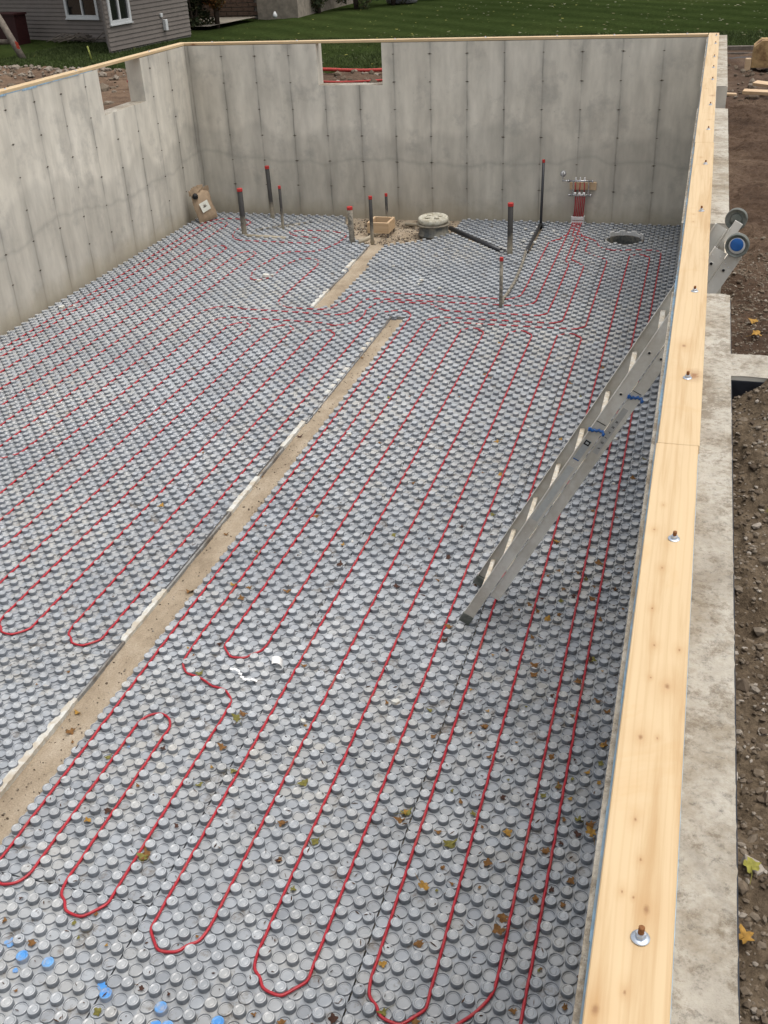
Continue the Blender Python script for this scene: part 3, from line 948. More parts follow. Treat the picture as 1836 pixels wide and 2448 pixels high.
for i in range(len(ysg) - 1):
    w = i % 2 == 0
    a, b_ = ysg[i], ysg[i + 1]
    foam_board((xe(a), a), (xe(b_), b_), 0.045 if w else 0.016, 0.034 if w else 0.030, M_FOAM if w else M_FOAMG, w)
foam_board((-3.56, 12.04), (-3.35, 12.045), 0.02, 0.036, M_FOAMG)
xe2 = lambda y: -4.675 - (y - 12.3) * 0.036
ysg = [12.26, 13.0, 13.72, 14.4, 15.1]
for i in range(4):
    w = i % 2 == 0
    a, b_ = ysg[i], ysg[i + 1]
    foam_board((xe2(a), a), (xe2(b_), b_), 0.055 if w else 0.016, 0.036 if w else 0.030, M_FOAM if w else M_FOAMG, w)

# ------------------------------------------------------------------ red tubing
def chR(n): return -0.331 - CX * n
def chL(n): return -0.358 - CX * n
ZT = 0.0365
RT = 0.0084
def path(*items):
    pts = []
    for it in items: pts += list(it)
    return pts
def arc_u(x0, x1, y, down=True, k=7):
    """U-turn from x0 to x1; y = level where the straight legs end"""
    r = (x1 - x0) / 2; cx = (x0 + x1) / 2
    sg = -1 if down else 1
    yo = XO[field_of(cx, y)][1]
    yb = y + sg * abs(r) * 1.08
    yb = 5.193 + yo + CY * (round((yb - 5.193 - yo) / CY - .5) + .5)     # the bend lies between two knob rows
    y = yb - sg * abs(r) * 1.08
    out = []
    for i in range(k + 1):
        a = math.pi * i / k
        out.append((cx - r * math.cos(a), y - (1 if down else -1) * abs(r) * 1.08 * math.sin(a)))
    return out
def smooth_path(pts, it=2):
    for _ in range(it):
        o = [pts[0]]
        for a, b_ in zip(pts[:-1], pts[1:]):
            d = math.dist(a, b_)
            c = min(0.25, 0.05 / max(d, 1e-6))
            o.append(tuple(p + (q - p) * c for p, q in zip(a, b_)))
            o.append(tuple(q - (q - p) * c for p, q in zip(a, b_)))
        o.append(pts[-1]); pts = o
    return pts
def tubing(name, pts, label, riser):
    P = smooth_path([(x, y, ZT) for x, y in pts], 2)
    # resample, tiny weave
    Q = [P[0]]
    for a, b_ in zip(P[:-1], P[1:]):
        d = math.dist(a, b_)
        k = max(1, int(d / 0.04))
        for i in range(1, k + 1):
            t = i / k
            Q.append(tuple(p + (q - p) * t for p, q in zip(a, b_)))
    def push(x, y):
        fld = field_of(x, y); xo, yo = XO[fld]
        i0 = math.floor((-0.294 + xo - x) / CX); j0 = math.floor((y - 5.193 - yo) / CY)
        for i in (i0, i0 + 1):                      # the tube snakes round the knobs
            for j in (j0, j0 + 1):
                if (i + j) % 2 or (fld, i, j) not in cells: continue
                kx, ky = cells[(fld, i, j)]
                d = math.hypot(x - kx, y - ky); m = 0.0315 + RT
                if 1e-6 < d < m: x, y = kx + (x - kx) / d * m, ky + (y - ky) / d * m
        return x, y
    XY = [(x, y) for x, y, z in Q]
    for it in range(10):
        if it > 0 and it < 9:
            XY = [XY[0]] + [((a[0] + 2 * b_[0] + c[0]) / 4, (a[1] + 2 * b_[1] + c[1]) / 4) for a, b_, c in zip(XY[:-2], XY[1:-1], XY[2:])] + [XY[-1]]
        if it < 9: XY = [push(x, y) for x, y in XY]
    XY = [XY[0]] + [((a[0] + 2 * b_[0] + c[0]) / 4, (a[1] + 2 * b_[1] + c[1]) / 4) for a, b_, c in zip(XY[:-2], XY[1:-1], XY[2:])] + [XY[-1]]
    R = [(x, y, ZT + 0.0016 * math.sin(x * 31 + y * 23)) for x, y in XY]
    if riser:
        R = riser[0] + R + riser[1]
    b = MB(); b.tube(R, RT, 8)
    return tag(b.build(name, M_TUBE), label, 'tubing', 'red heating tubes laid between the knobs')
def riser(xm, xs, ys):
    """from the manifold down through the bend plates to the floor"""
    a = [(xm, D - 0.10, 0.475), (xm - 0.004, D - 0.09, 0.36), (xm - 0.012, D - 0.065, 0.22), (xm - 0.022, D - 0.07, 0.11), (xm - 0.025, D - 0.12, 0.055), (xm - 0.027, D - 0.22, 0.042)]
    return a
RX = [-1.778, -1.75, -1.722, -1.694, -1.666, -1.638]
m1 = [(-1.80, 16.55), (-1.80, 16.18), (-1.845, 15.93), (-1.96, 15.83), (-2.035, 15.72), (-2.035, 13.24), (-2.06, 13.02), (-2.14, 12.93)]
m2 = [(-1.775, 16.5), (-1.805, 15.95), (-1.812, 15.4), (-1.812, 12.95), (-1.84, 12.77), (-1.93, 12.69), (-2.05, 12.69)]
m3 = [(-1.745, 16.5), (-1.66, 15.74), (-1.655, 14.98), (-1.645, 14.78), (-1.60, 14.64), (-1.592, 14.4), (-1.592, 12.7), (-1.60, 12.46), (-1.67, 12.36)]
m4 = [(-1.715, 16.5), (-1.635, 16.03), (-1.590, 15.75), (-1.595, 15.04), (-1.57, 14.84), (-1.50, 14.70), (-1.39, 14.57), (-1.364, 14.42), (-1.364, 12.40), (-1.39, 12.2), (-1.47, 12.11)]
m5 = [(-1.69, 16.5), (-1.63, 16.1), (-1.52, 15.92), (-1.44, 15.77), (-1.43, 15.28), (-1.40, 15.15), (-1.26, 15.0), (-1.13, 14.95), (-1.075, 14.81), (-1.07, 12.2), (-1.08, 12.06), (-1.17, 11.94)]
m7 = [(-1.665, 16.5), (-1.61, 16.15), (-1.54, 16.02), (-1.40, 15.96), (-1.31, 15.80), (-1.28, 15.52), (-1.19, 15.40), (-1.03, 15.38), (-0.46, 15.45), (-0.37, 15.40), (-0.331, 15.22), (-0.331, 12.5)]
# circuit 1: right-hand field
c1 = m7 + [(chR(0), 5.0), (chR(0), 3.0), (chR(0), 1.6)]
c1 += arc_u(chR(0), chR(6) , 1.5)[1:-1] + [(chR(6), 1.6), (chR(6), 2.45), (chR(4.6), 2.72), (-0.53, 2.87), (chR(2), 2.98), (chR(2), 14.9)]
c1 += arc_u(chR(2), chR(6), 15.02, False)
c1 += arc_u(chR(6), chR(10), 2.90) + [(chR(10), 11.6)]
c1 += arc_u(chR(10), chR(14), 11.65, False) + arc_u(chR(14), chR(18), 2.92)
c1 += arc_u(chR(18), chR(22), 11.62, False) + arc_u(chR(22), chR(26), 2.96)
c1 += arc_u(chR(26), chR(30), 11.64, False) + arc_u(chR(30), chR(34), 5.24)
c1 += [(chR(34), 11.7), (-2.82, 11.86), (-2.72, 11.94)] + m5[::-1]
# circuit 2
c2 = m4 + [(-2.9, 12.11), (-3.02, 12.10), (chR(37), 11.98), (chR(37), 5.2), (-3.05, 4.98), (-2.98, 4.86), (-2.84, 4.80), (-2.66, 4.76), (-2.56, 4.66), (chR(30), 4.5)]
c2 += arc_u(chR(30), chR(34), 3.02)
c2 += [(chR(34), 4.2)] + arc_u(chR(34), chR(37), 4.32, False) + arc_u(chR(37), chR(40), 3.10) + [(chR(40), 12.1), (-3.32, 12.26), (-3.45, 12.28), (-3.62, 12.25), (-3.72, 12.15), (chL(46), 11.98)]
c2 += arc_u(chL(46), chL(50), 5.10) + arc_u(chL(50), chL(54), 11.28, False) + arc_u(chL(54), chL(58), 5.14)
c2 += arc_u(chL(58), chL(62), 11.36, False) + arc_u(chL(62), chL(66), 5.2) + arc_u(chL(66), chL(70), 11.36, False) + arc_u(chL(70), chL(74), 5.2)
c2 += [(chL(74), 11.45), (-5.78, 11.60), (-5.66, 11.69), (-5.40, 11.71), (-4.68, 11.69), (-4.22, 11.63), (-4.05, 11.62), (-3.93, 11.70), (-3.90, 11.85), (-3.92, 12.30), (-3.90, 12.48), (-3.80, 12.58), (-3.3, 12.59), (-3.17, 12.60), (-3.05, 12.48), (-2.93, 12.37), (-2.79, 12.36)] + m3[::-1]
# circuit 3
c3 = m2 + [(-3.67, 12.69), (-3.93, 12.70), (-4.06, 12.65), (-4.13, 12.47), (-4.115, 12.12), (-4.17, 11.97), (-4.4, 11.95), (-4.8, 12.01), (-5.7, 12.04), (-5.93, 12.09), (-6.06, 11.98), (chL(78), 11.8)]
c3 += arc_u(chL(78), chL(82), 7.6) + arc_u(chL(82), chL(86), 14.45, False) + arc_u(chL(86), chL(90), 5.2) + arc_u(chL(90), chL(94), 14.7, False)
c3 += arc_u(chL(94), chL(98), 5.2) + [(chL(98), 15.9), (-7.60, 16.14), (-7.72, 16.24), (-7.84, 16.14), (chL(102), 15.9)] + arc_u(chL(102), chL(104), 5.2, True, 4) + [(chL(104), 16.2), (-7.95, 16.38), (-7.8, 16.43), (-7.32, 16.43), (-7.22, 16.3), (-7.28, 15.75), (-7.24, 15.45), (-7.12, 15.2), (-6.9, 15.16), (-6.47, 15.15), (-5.85, 15.11), (-5.68, 15.14), (-5.62, 15.3), (-5.70, 15.48), (-6.18, 15.53), (-6.33, 15.65), (-6.30, 15.82), (-6.1, 15.88), (-5.42, 15.84), (-5.32, 15.70), (-5.30, 15.44), (-5.36, 14.95), (-5.45, 14.76), (-5.56, 14.70), (-5.95, 14.66), (-6.04, 14.52), (-6.07, 14.0), (-6.09, 13.5), (-6.02, 13.32), (-5.89, 13.21), (-5.75, 13.25), (-5.70, 13.45), (-5.72, 14.1), (-5.64, 14.30), (-5.50, 14.36), (-5.32, 14.32), (-5.25, 14.15), (-5.25, 12.6), (-5.24, 12.35), (-5.12, 12.18), (-4.97, 12.165), (-4.5, 12.11), (-4.40, 12.2), (-4.36, 12.33), (-4.34, 12.75), (-4.30, 12.92), (-4.18, 12.98), (-3.9, 12.97), (-3.3, 12.94)] + m1[::-1]
tubing('heating_tube', c1, 'red heating tube looping up and down the right-hand half beside the long sill board', (riser(RX[5], 0, 0), riser(RX[4], 0, 0)[::-1]))
tubing('heating_tube', c2, 'red heating tube running both sides of the long sandy footing strip', (riser(RX[3], 0, 0), riser(RX[2], 0, 0)[::-1]))
tubing('heating_tube', c3, 'red heating tube filling the far left area up to the left wall', (riser(RX[1], 0, 0), riser(RX[0], 0, 0)[::-1]))

# ------------------------------------------------------------------ manifold on the far wall
mf = empty('heating_manifold', (-1.69, D - 0.05, 0.45))
tag(mf, 'small metal heating manifold with dial gauge mounted on a wood block', 'manifold')
b = MB(); b.box(-1.89, -1.47, D - 0.040, D - 0.001, 0.56, 0.675)
rel(b.build('wood_block', M_PINE_CUT, mf, bevel=.003), mf)
RYX = Matrix.Rotation(math.pi / 2, 4, 'Y')
def bar_x(b, x0, x1, y, z, r, mi=0, n=12):
    b.tube([(x0, y, z), (x1, y, z)], r, n, mi)
b = MB(); bar_x(b, -1.90, -1.53, D - 0.10, 0.71, 0.017)
for x in (-1.905, -1.525): b.tube([(x - .012, D - .10, .71), (x + .012, D - .10, .71)], 0.024, 8)
b.tube([(-2.0, D - .10, .71), (-1.90, D - .10, .71)], 0.011, 8)
rel(b.build('upper_rail', M_CHROME, mf), mf)
b = MB(); bar_x(b, -1.88, -1.54, D - 0.10, 0.49, 0.017)
for x in (-1.885, -1.545): b.tube([(x - .012, D - .10, .49), (x + .012, D - .10, .49)], 0.024, 8)
rel(b.build('lower_rail', M_CHROME, mf), mf)
for x in (-1.79, -1.72, -1.65):
    b = MB(); b.tube([(x, D - .105, .52), (x, D - .105, .69)], 0.008, 8); rel(b.build('flow_tube', M_TUBE, mf), mf)
    b = MB(); b.lathe([(0.019, 0), (0.021, 0.006), (0.019, 0.028), (0.012, 0.034)], 12, Matrix.Translation((x, D - .13, .525)) @ Matrix.Rotation(math.pi / 2, 4, 'X')); rel(b.build('white_knob', M_WHITE, mf), mf)
    b = MB(); b.lathe([(0.014, 0), (0.015, 0.008), (0.008, 0.03), (0.009, 0.045)], 10, Matrix.Translation((x, D - .10, .725))); rel(b.build('valve_cap', M_WHITE, mf), mf)
for x in (-1.83, -1.585):
    b = MB(); b.box(x - .007, x + .007, D - .085, D - .07, .48, .72); b.box(x - .007, x + .007, D - .075, D - .041, .61, .63); rel(b.build('bracket', M_CHROME, mf), mf)
b = MB(); b.tube([(-2.0, D - .10, .70), (-2.0, D - .10, .79)], 0.008, 8); rel(b.build('gauge_stem', M_CHROME, mf), mf)
gz = Matrix.Translation((-1.99, D - .115, .825)) @ Matrix.Rotation(math.pi / 2, 4, 'X')
b = MB(); b.lathe([(0.038, -.012), (0.046, -.010), (0.048, 0.012), (0.045, 0.016), (0.043, 0.013)], 20, gz); ga = rel(b.build('gauge', M_CHROME, mf), mf)
b = MB(); b.lathe([(0.044, 0.0145), (0.001, 0.0150)], 20, gz, 0); b.box(-1.994, -1.986, D - .1335, D - .1305, .805, .848, 1)
dial = b.build('dial', [M_WHITE, M_BLACK], ga); dial.matrix_parent_inverse = Matrix.Translation(-Vector(mf.location)); dial.matrix_world = Matrix.Identity(4)

bp_ = empty('pipe_bracket', (-1.73, D - .1, 0.0))
tag(bp_, 'white plastic bracket clamping six red tubes at the foot of the far wall', 'bracket')
for z0, z1 in ((0.035, 0.085), (0.098, 0.150)):
    b = MB(); b.box(-1.825, -1.640, D - 0.125, D - 0.105, z0, z1)
    for k in range(7): b.box(-1.825 + k * .0285, -1.818 + k * .0285, D - 0.129, D - 0.1252, z0, z1)
    rel(b.build('clamp_plate', M_WHITE, bp_, bevel=.002), bp_)
for x in (-1.83, -1.633):
    b = MB(); b.box(x - .004, x + .004, D - .123, D - .01, .0, .155); rel(b.build('side_frame', M_WHITE, bp_), bp_)

# ------------------------------------------------------------------ standing pipes
def standpipe(x, y, h, d, label, cap=True, muddy=True, lean=(0, 0), mat=None, z0=-0.04):
    t = empty('drain_pipe', (x, y, 0))
    tag(t, label, 'pipe', 'capped pipes sticking up out of the floor')
    r = d / 2
    b = MB()
    top = (lean[0] * h, lean[1] * h, h)
    b.tube([(0, 0, z0), (lean[0] * .12, lean[1] * .12, 0.12), top], r, 16, 0)
    b.build('pipe', mat or M_ABSD, t)
    if cap:
        b = MB()
        M = Matrix.Translation(top) @ Matrix.Rotation(math.atan2(lean[0], 1), 4, 'Y')
        b.lathe([(r * 1.05, -0.042), (r * 1.07, -0.038), (r * 1.07, 0.0), (r * 1.0, 0.004), (0.002, 0.004)], 16, M, smooth=False)
        b.build('cap', M_REDCAP, t)
    return t
standpipe(-7.03, 15.50, 0.78, 0.088, 'fat black pipe with red cap, muddy base, leftmost of the capped pipes')
standpipe(-6.97, 16.62, 0.90, 0.071, 'tall dark pipe with red cap close to the far wall left part', lean=(-0.02, 0))
standpipe(-6.52, 15.95, 0.73, 0.046, 'thin black pipe with red cap just right of the tall dark one')
standpipe(-5.09, 15.29, 0.59, 0.086, 'fat grey-dusted pipe with red cap beside the upper sandy strip', mat=M_MUDPIPE, lean=(-0.02, 0))
standpipe(-4.77, 15.33, 0.75, 0.056, 'medium black pipe with red cap standing in the gravel by the wooden box')
standpipe(-4.83, 16.40, 0.54, 0.046, 'thin black pipe rising out of the small wooden box', cap=True)
standpipe(-2.52, 15.00, 0.78, 0.082, 'fat black pipe with red cap between the sump and the red tubes')
standpipe(-2.31, 16.70, 1.05, 0.044, 'tallest thin black pipe with red cap against the far wall', lean=(0.012, 0), mat=M_ABS)
standpipe(-2.22, 12.63, 0.68, 0.046, 'thin dusty grey pipe with red cap nearest to the camera', mat=M_MUDPIPE)
def lying(name, pts, r, mat, label, cat='pipe'):
    b = MB(); b.tube(pts, r, 12)
    return tag(b.build(name, mat), label, cat)
lying('flexible_conduit', [(-2.30, 15.16, .045), (-2.275, 14.9, .062), (-2.23, 14.28, .062), (-2.205, 13.58, .062), (-2.215, 13.1, .06), (-2.235, 12.85, .058), (-2.215, 12.69, .04)], 0.021, M_MUDPIPE, 'grey dusty conduit curving over the panels to the nearest thin pipe', 'conduit')
lying('drain_branch', [(-2.31, 16.66, 0.045), (-2.30, 16.0, .045), (-2.285, 15.2, .05), (-2.27, 15.05, .05)], 0.024, M_ABS, 'black pipe lying on the floor from the far wall towards the grey conduit')
lying('drain_branch', [(-3.72, 16.25, .05), (-3.39, 15.90, .042), (-3.03, 15.52, .034), (-2.70, 15.18, .022)], 0.036, M_ABS, 'black pipe slanting across the panels from the sump')
lying('drain_branch', [(-6.99, 15.44, .035), (-6.62, 15.43, .03), (-6.27, 15.41, .025)], 0.03, M_ABSD, 'muddy pipe lying at the foot of the leftmost fat pipe')
lying('drain_branch', [(-6.95, 15.80, .03), (-6.6, 16.05, .028), (-6.24, 16.38, .02)], 0.026, M_MUDPIPE, 'grey muddy pipe slanting behind the thin black pipe')
lying('drain_branch', [(-5.07, 15.36, .0), (-4.95, 15.62, .0), (-4.86, 16.0, .0)], 0.036, M_ABSD, 'muddy pipe half sunk in gravel under the wooden box')
lying('drain_branch', [(-4.55, 16.5, .02), (-4.2, 16.48, .02), (-4.05, 16.3, .02)], 0.028, M_ABSD, 'short dark pipe in the gravel between wooden box and sump')

# wooden box round the thin pipe
bx = empty('wooden_box', (-4.80, 15.95, 0.02))
tag(bx, 'small open frame of new pine boards standing in the gravel', 'box')
b = MB(); b.box(-.19, .17, -.16, -.122, .03, .20); b.build('front_board', M_PINE_CUT, bx, bevel=.002)
b = MB(); b.box(-.19, .17, .20, .238, .03, .20); b.build('back_board', M_PINE_CUT, bx, bevel=.002)
for x in (-.19, .132):
    b = MB(); b.box(x, x + .038, -.1215, .1995, .03, .20); b.build('side_board', M_PINE_CUT, bx, bevel=.002)
for x, y in ((-.17, -.14), (.15, -.14), (-.17, .21), (.15, .21)):
    b = MB(); b.box(x - .015, x + .015, y - .015, y + .015, -.06, .029); b.build('foot_stake', M_OLDWOOD, bx)

# sump basin with lid
sp = empty('sump_basin', (SUMPC[0], SUMPC[1], -0.05))
tag(sp, 'round grey sump basin with a dusty bolted lid near the far wall', 'sump')
b = MB(); b.lathe([(0.245, -0.05), (0.238, 0.06), (0.25, 0.065), (0.25, 0.085), (0.236, 0.09), (0.232, 0.22), (0.232, 0.25)], 36)
b.build('basin', M_LINER, sp)
b = MB(); b.lathe([(0.233, 0.225), (0.270, 0.228), (0.275, 0.240), (0.270, 0.252), (0.233, 0.256), (0.2, 0.270)], 36); b.build('rim', M_ABSD, sp)
b = MB(); b.lathe([(0.215, 0.262), (0.240, 0.275), (0.248, 0.300), (0.240, 0.335), (0.225, 0.350), (0.20, 0.352), (0.185, 0.340), (0.05, 0.344), (0.001, 0.345)], 36, Matrix.Rotation(0.05, 4, 'X'))
lid = b.build('lid', M_CONCDUST, sp)
for a in (0.6, 2.3, 4.0, 5.4):
    b = MB(); b.lathe([(0.045, 0.0), (0.04, 0.014), (0.012, 0.016)], 12); b.build('lid_boss', M_CONCDUST, lid, (0.12 * math.cos(a), 0.10 * math.sin(a), 0.342))
# open pit
pit = empty('round_pit', (PITC[0], PITC[1], 0))
tag(pit, 'open round hole in the panels near the far right corner', 'pit')
b = MB()
n = 40
prof = [(PITR, 0.018), (PITR - .002, -0.10), (PITR - .008, -0.30), (PITR - .012, -0.62)]
b.lathe([(r, z) for r, z in prof], n, caps=False)
b.add([(0.26 * math.cos(2 * math.pi * i / n), 0.26 * math.sin(2 * math.pi * i / n), -0.60) for i in range(n)], [tuple(range(n))])
o = b.build('liner', M_LINER, pit)
o.data.flip_normals()
b = MB()
for i in range(14):
    a0 = math.radians(15 + i * 9.5); a1 = a0 + math.radians(8.6)
    z1 = 0.070 if (i // 2) % 2 else 0.095
    w = 0.008
    vs = []
    for a in (a0, a1):
        for r in (PITR + .004, PITR + .004 + w * (2 if i % 3 else 3)):
            for z in (0.0, z1): vs.append((r * math.cos(a), r * math.sin(a), z))
    b.add(vs, [(0, 4, 5, 1), (2, 3, 7, 6), (1, 5, 7, 3), (0, 1, 3, 2), (4, 6, 7, 5)])
b.build('foam_collar', M_WHITE, pit)
b = MB(); b.lathe([(PITR + .03, 0.012), (PITR + .03, 0.026), (PITR + .001, 0.026), (PITR + .001, 0.0)], 40, caps=False); b.build('edge_ring', M_FOAMG, pit)

# ------------------------------------------------------------------ paper sack in the left corner
sk = empty('paper_sack', (-8.02, 16.26, 0.05))
tag(sk, 'torn brown paper sack with white label leaning in the left corner', 'sack')
sk.rotation_euler = (0, 0, math.radians(61))
def sack():
    b = MB()
    nx, nz = 10, 14
    G = []
    for i in range(nx + 1):
        row = []
        for j in range(nz + 1):
            u, v = i / nx * 2 - 1, j / nz
            w = 0.20 * (1 - 0.06 * v)
            bulge = 0.085 * (1 - u ** 4) * (1 - (2 * v - 1) ** 6 * 0.55)
            x = u * w + 0.008 * math.sin(v * 9)
            z = 0.50 * v + 0.02 * math.sin(u * 5 + 1) * v
            row.append((x, bulge + 0.006 * math.sin(u * 11 + v * 13), z))
        G.append(row)
    for sgn in (-1, 1):
        vs = [(p[0], sgn * p[1] * (1.0 if sgn < 0 else .6), p[2]) for row in G for p in row]
        fs = []
        for i in range(nx):
            for j in range(nz):
                a = i * (nz + 1) + j
                f = (a, a + nz + 1, a + nz + 2, a + 1)
                fs.append(f if sgn < 0 else f[::-1])
        b.add(vs, fs, 0, True)
    return b
TL = Matrix.Rotation(math.radians(-14), 4, 'X') @ Matrix.Rotation(math.radians(-6), 4, 'Y')
o = sack().build('sack_body', M_PAPER, sk); o.matrix_local = TL
b = MB()
for k in range(9):
    a = -0.15 + 0.30 * k / 8
    h = 0.50 + random.uniform(0.03, 0.10) * (1 if k < 6 else .5)
    b.add([(a - .045, -.03, .47), (a + .045, -.03, .47), (a + .040, -.045 + random.uniform(-.03, .03), h), (a - .038, -.02 + random.uniform(-.04, .04), h + .015)], [(0, 1, 2, 3)])
    b.add([(a - .045, .03, .47), (a + .045, .03, .47), (a + .040, .045 + random.uniform(-.03, .03), h - .02), (a - .04, .02, h)], [(3, 2, 1, 0)])
o = b.build('torn_top', M_PAPER, sk); o.matrix_local = TL
b = MB(); b.lathe([(0.05, 0), (0.045, 0.05), (0.03, 0.07)], 10, Matrix.Translation((-0.15, -.06, 0.43)) @ Matrix.Rotation(.6, 4, 'X')); o = b.build('dark_opening', M_BLACK, sk); o.matrix_local = TL
b = MB(); b.box(-.10, .085, -.098, -.0915, .17, .33); o = b.build('paper_label', M_LABEL, sk); o.matrix_local = TL @ Matrix.Rotation(math.radians(-8), 4, 'Y')
b = MB()
for k in range(5):
    a = math.radians(90 + (k - 2) * 42)
    cxl, czl = -0.01, 0.245
    b.add([(cxl + .012 * math.cos(a + 1.4), -.1005, czl + .012 * math.sin(a + 1.4)), (cxl + .012 * math.cos(a - 1.4), -.1005, czl + .012 * math.sin(a - 1.4)), (cxl + .052 * math.cos(a), -.1005, czl + .058 * math.sin(a))], [(0, 1, 2)])
o = b.build('printed_leaf', M_OLDWOOD, sk); o.matrix_local = TL @ Matrix.Rotation(math.radians(-8), 4, 'Y')

# ------------------------------------------------------------------ extension ladder
TH = math.radians(62.3)
ux = Vector((math.cos(TH), 0, math.sin(TH))); nx_ = Vector((math.sin(TH), 0, -math.cos(TH))); yy = Vector((0, 1, 0))
LM = Matrix(((ux.x, 0, nx_.x, -1.263), (ux.y, 1, nx_.y, 5.82), (ux.z, 0, nx_.z, 0.078), (0, 0, 0, 1)))   # local x = along, y = across, z = away from climber
lad = empty('extension_ladder', (0, 0, 0))
lad.matrix_world = LM
tag(lad, 'aluminium extension ladder leaning from the floor up through the right wall opening', 'ladder')
LW = 0.51
def channel(b, s0, s1, y, n0, n1, inward):
    t = 0.003; fl = 0.022 * inward
    ya, yb = (y, y + t) if inward > 0 else (y - t, y)
    b.box(s0, s1, ya, yb, n0, n1)
    y2 = y + fl
    lo, hi = min(yb if inward > 0 else y2, y2 if inward > 0 else ya), max(yb if inward > 0 else y2, y2 if inward > 0 else ya)
    b.box(s0, s1, lo, hi, n0, n0 + t); b.box(s0, s1, lo, hi, n1 - t, n1)
    # raised outer edge beads
    yo, yp = (y - .0025, y) if inward > 0 else (y, y + .0025)
    b.box(s0, s1, yo, yp, n0, n0 + .008); b.box(s0, s1, yo, yp, n1 - .008, n1)
A0, A1, B0, B1 = 0.0, 0.076, 0.085, 0.155
for y, inw in ((0.0, 1), (LW, -1)):
    b = MB(); channel(b, 0.02, 3.10, y, A0, A1, inw); b.build('front_rail', M_ALU, lad)
    b = MB(); channel(b, 0.30, 3.12, y + .004 * inw, B0, B1, inw); b.build('rear_rail', M_ALU, lad)
    b = MB(); b.box(-.02, .06, y - .006, y + .028, A0 - .004, A1 + .004) if inw > 0 else b.box(-.02, .06, y - .028, y + .006, A0 - .004, A1 + .004)
    b.build('rubber_foot', M_GRUB, lad, bevel=.004)
b = MB()
for k in range(10):
    s = 0.245 + k * 0.322
    if s > 3.05: break
    o_ = MB()
    # D-shaped rung with a flat, dusty tread
    R = Matrix.Translation((s, 0, (A0 + A1) / 2)) @ Matrix.Rotation((math.pi / 2 - TH), 4, 'Y')
    o_.box(-.006, .006, .0035, LW - .0035, -.019, .012, 0, R)
    o_.box(-.022, -.006, .0035, LW - .0035, -.010, .010, 1, R)
    o_.box(.006, .0085, .02, LW - .02, -.017, .010, 0, R)
    o_.build('rung', [M_TREAD, M_ALU], lad, bevel=.002)
for k in range(9):
    s = 0.245 + 0.322 + k * 0.322 - .10
    if s > 3.05: break
    o_ = MB()
    R = Matrix.Translation((s, 0, (B0 + B1) / 2)) @ Matrix.Rotation((math.pi / 2 - TH), 4, 'Y')
    o_.box(-.006, .006, .008, LW - .008, -.018, .012, 0, R)
    o_.box(-.022, -.006, .008, LW - .008, -.012, .012, 1, R)
    o_.build('rung', [M_TREAD, M_ALU], lad, bevel=.002)
Rm = Matrix.Rotation(math.pi / 2, 4, 'X')
def rail_sn(px):  return px
for s, n in ((2.09, .034), (2.40, .034), (3.015, .034), (2.40, .112), (3.015, .112), (2.73, .112)):
    b = MB(); b.lathe([(0.0115, 0), (0.0115, 0.003), (0.008, 0.0034)], 14, Matrix.Translation((s, -0.0002 - (0 if n < .08 else -.004), n)) @ Rm, mi=0)
    b.lathe([(0.008, 0.0), (0.008, 0.0042), (0.001, 0.0043)], 14, Matrix.Translation((s, -0.0002 - (0 if n < .08 else -.004), n)) @ Rm, mi=1)
    b.build('rung_hole', [M_ALU, M_BLACK], lad)
for s, n in ((3.06, .012), (3.07, .055), (3.09, .086), (3.10, .132), (3.05, .10), (3.04, .125), (0.26, .02), (0.26, .05), (0.56, .035), (0.9, .035), (1.21, .035), (1.53, .035), (1.85, .035)):
    b = MB(); b.lathe([(0.0045, 0), (0.0035, 0.003), (0.001, 0.004)], 8, Matrix.Translation((s, 0.001 if n < .08 else .004, n)) @ Rm); b.build('rivet', M_WHITE if s > 3 else M_ALU, lad)
# joints, stickers
b = MB(); b.box(1.86, 1.863, -.0042, -.0003, .002, .067); b.build('rail_joint', M_BLACK, lad)
b = MB(); b.box(2.145, 2.148, .0002, .0038, .080, .140); b.build('rail_joint', M_BLACK, lad)
b = MB(); b.box(1.02, 1.50, -.0009, -.0001, .014, .058); b.build('pale_sticker', simple('faded_sticker', (0.52, 0.54, 0.52), .5, .3, var=.08), lad)
b = MB(); b.box(1.555, 1.72, -.0009, -.0001, .014, .056, 0); b.box(1.68, 1.715, -.0013, -.00095, .017, .053, 1); b.box(1.69, 1.705, -.0017, -.00135, .025, .045, 0)
b.box(1.557, 1.564, -.0013, -.00095, .015, .055, 2)
b.build('warning_sticker', [simple('sticker_grey', (0.40, 0.42, 0.42), .5, .3, var=.1), M_BLACK, M_BLUEP], lad)
b = MB(); b.box(1.66, 2.02, .0032, .0040, .092, .130, 0)
# short rows of dark printed characters on the strip, letters built from strokes
def stroke_row(b, s0, n0, y, pat, h, mi):
    for k, c in enumerate(pat):
        s = s0 + k * 0.042
        if c == 'F': L = [(0, 0, .003, h), (0, h - .003, .011, h), (0, h * .45, .009, h * .45 + .003)]
        elif c == 'O': L = [(0, 0, .003, h), (.009, 0, .012, h), (0, 0, .012, .003), (0, h - .003, .012, h)]
        elif c == 'I': L = [(.004, 0, .008, h)]
        elif c == '4': L = [(.008, 0, .011, h), (0, h * .4, .011, h * .4 + .003), (0, h * .4, .003, h)]
        elif c == 'A': L = [(0, 0, .003, h), (.009, 0, .012, h), (0, h - .003, .012, h), (0, h * .4, .012, h * .4 + .003)]
        else: L = []
        for a, c0, a1, c1 in L: b.box(s + a, s + a1, y - .0004, y, n0 + c0, n0 + c1, mi)
stroke_row(b, 1.70, .104, .0031, 'FOI 4A A'.replace(' ', '')[:6] + ' ', .016, 1)
b.build('size_strip', [simple('strip_silver', (0.44, 0.44, 0.42), .5, .3, var=.1), M_BLACK], lad)
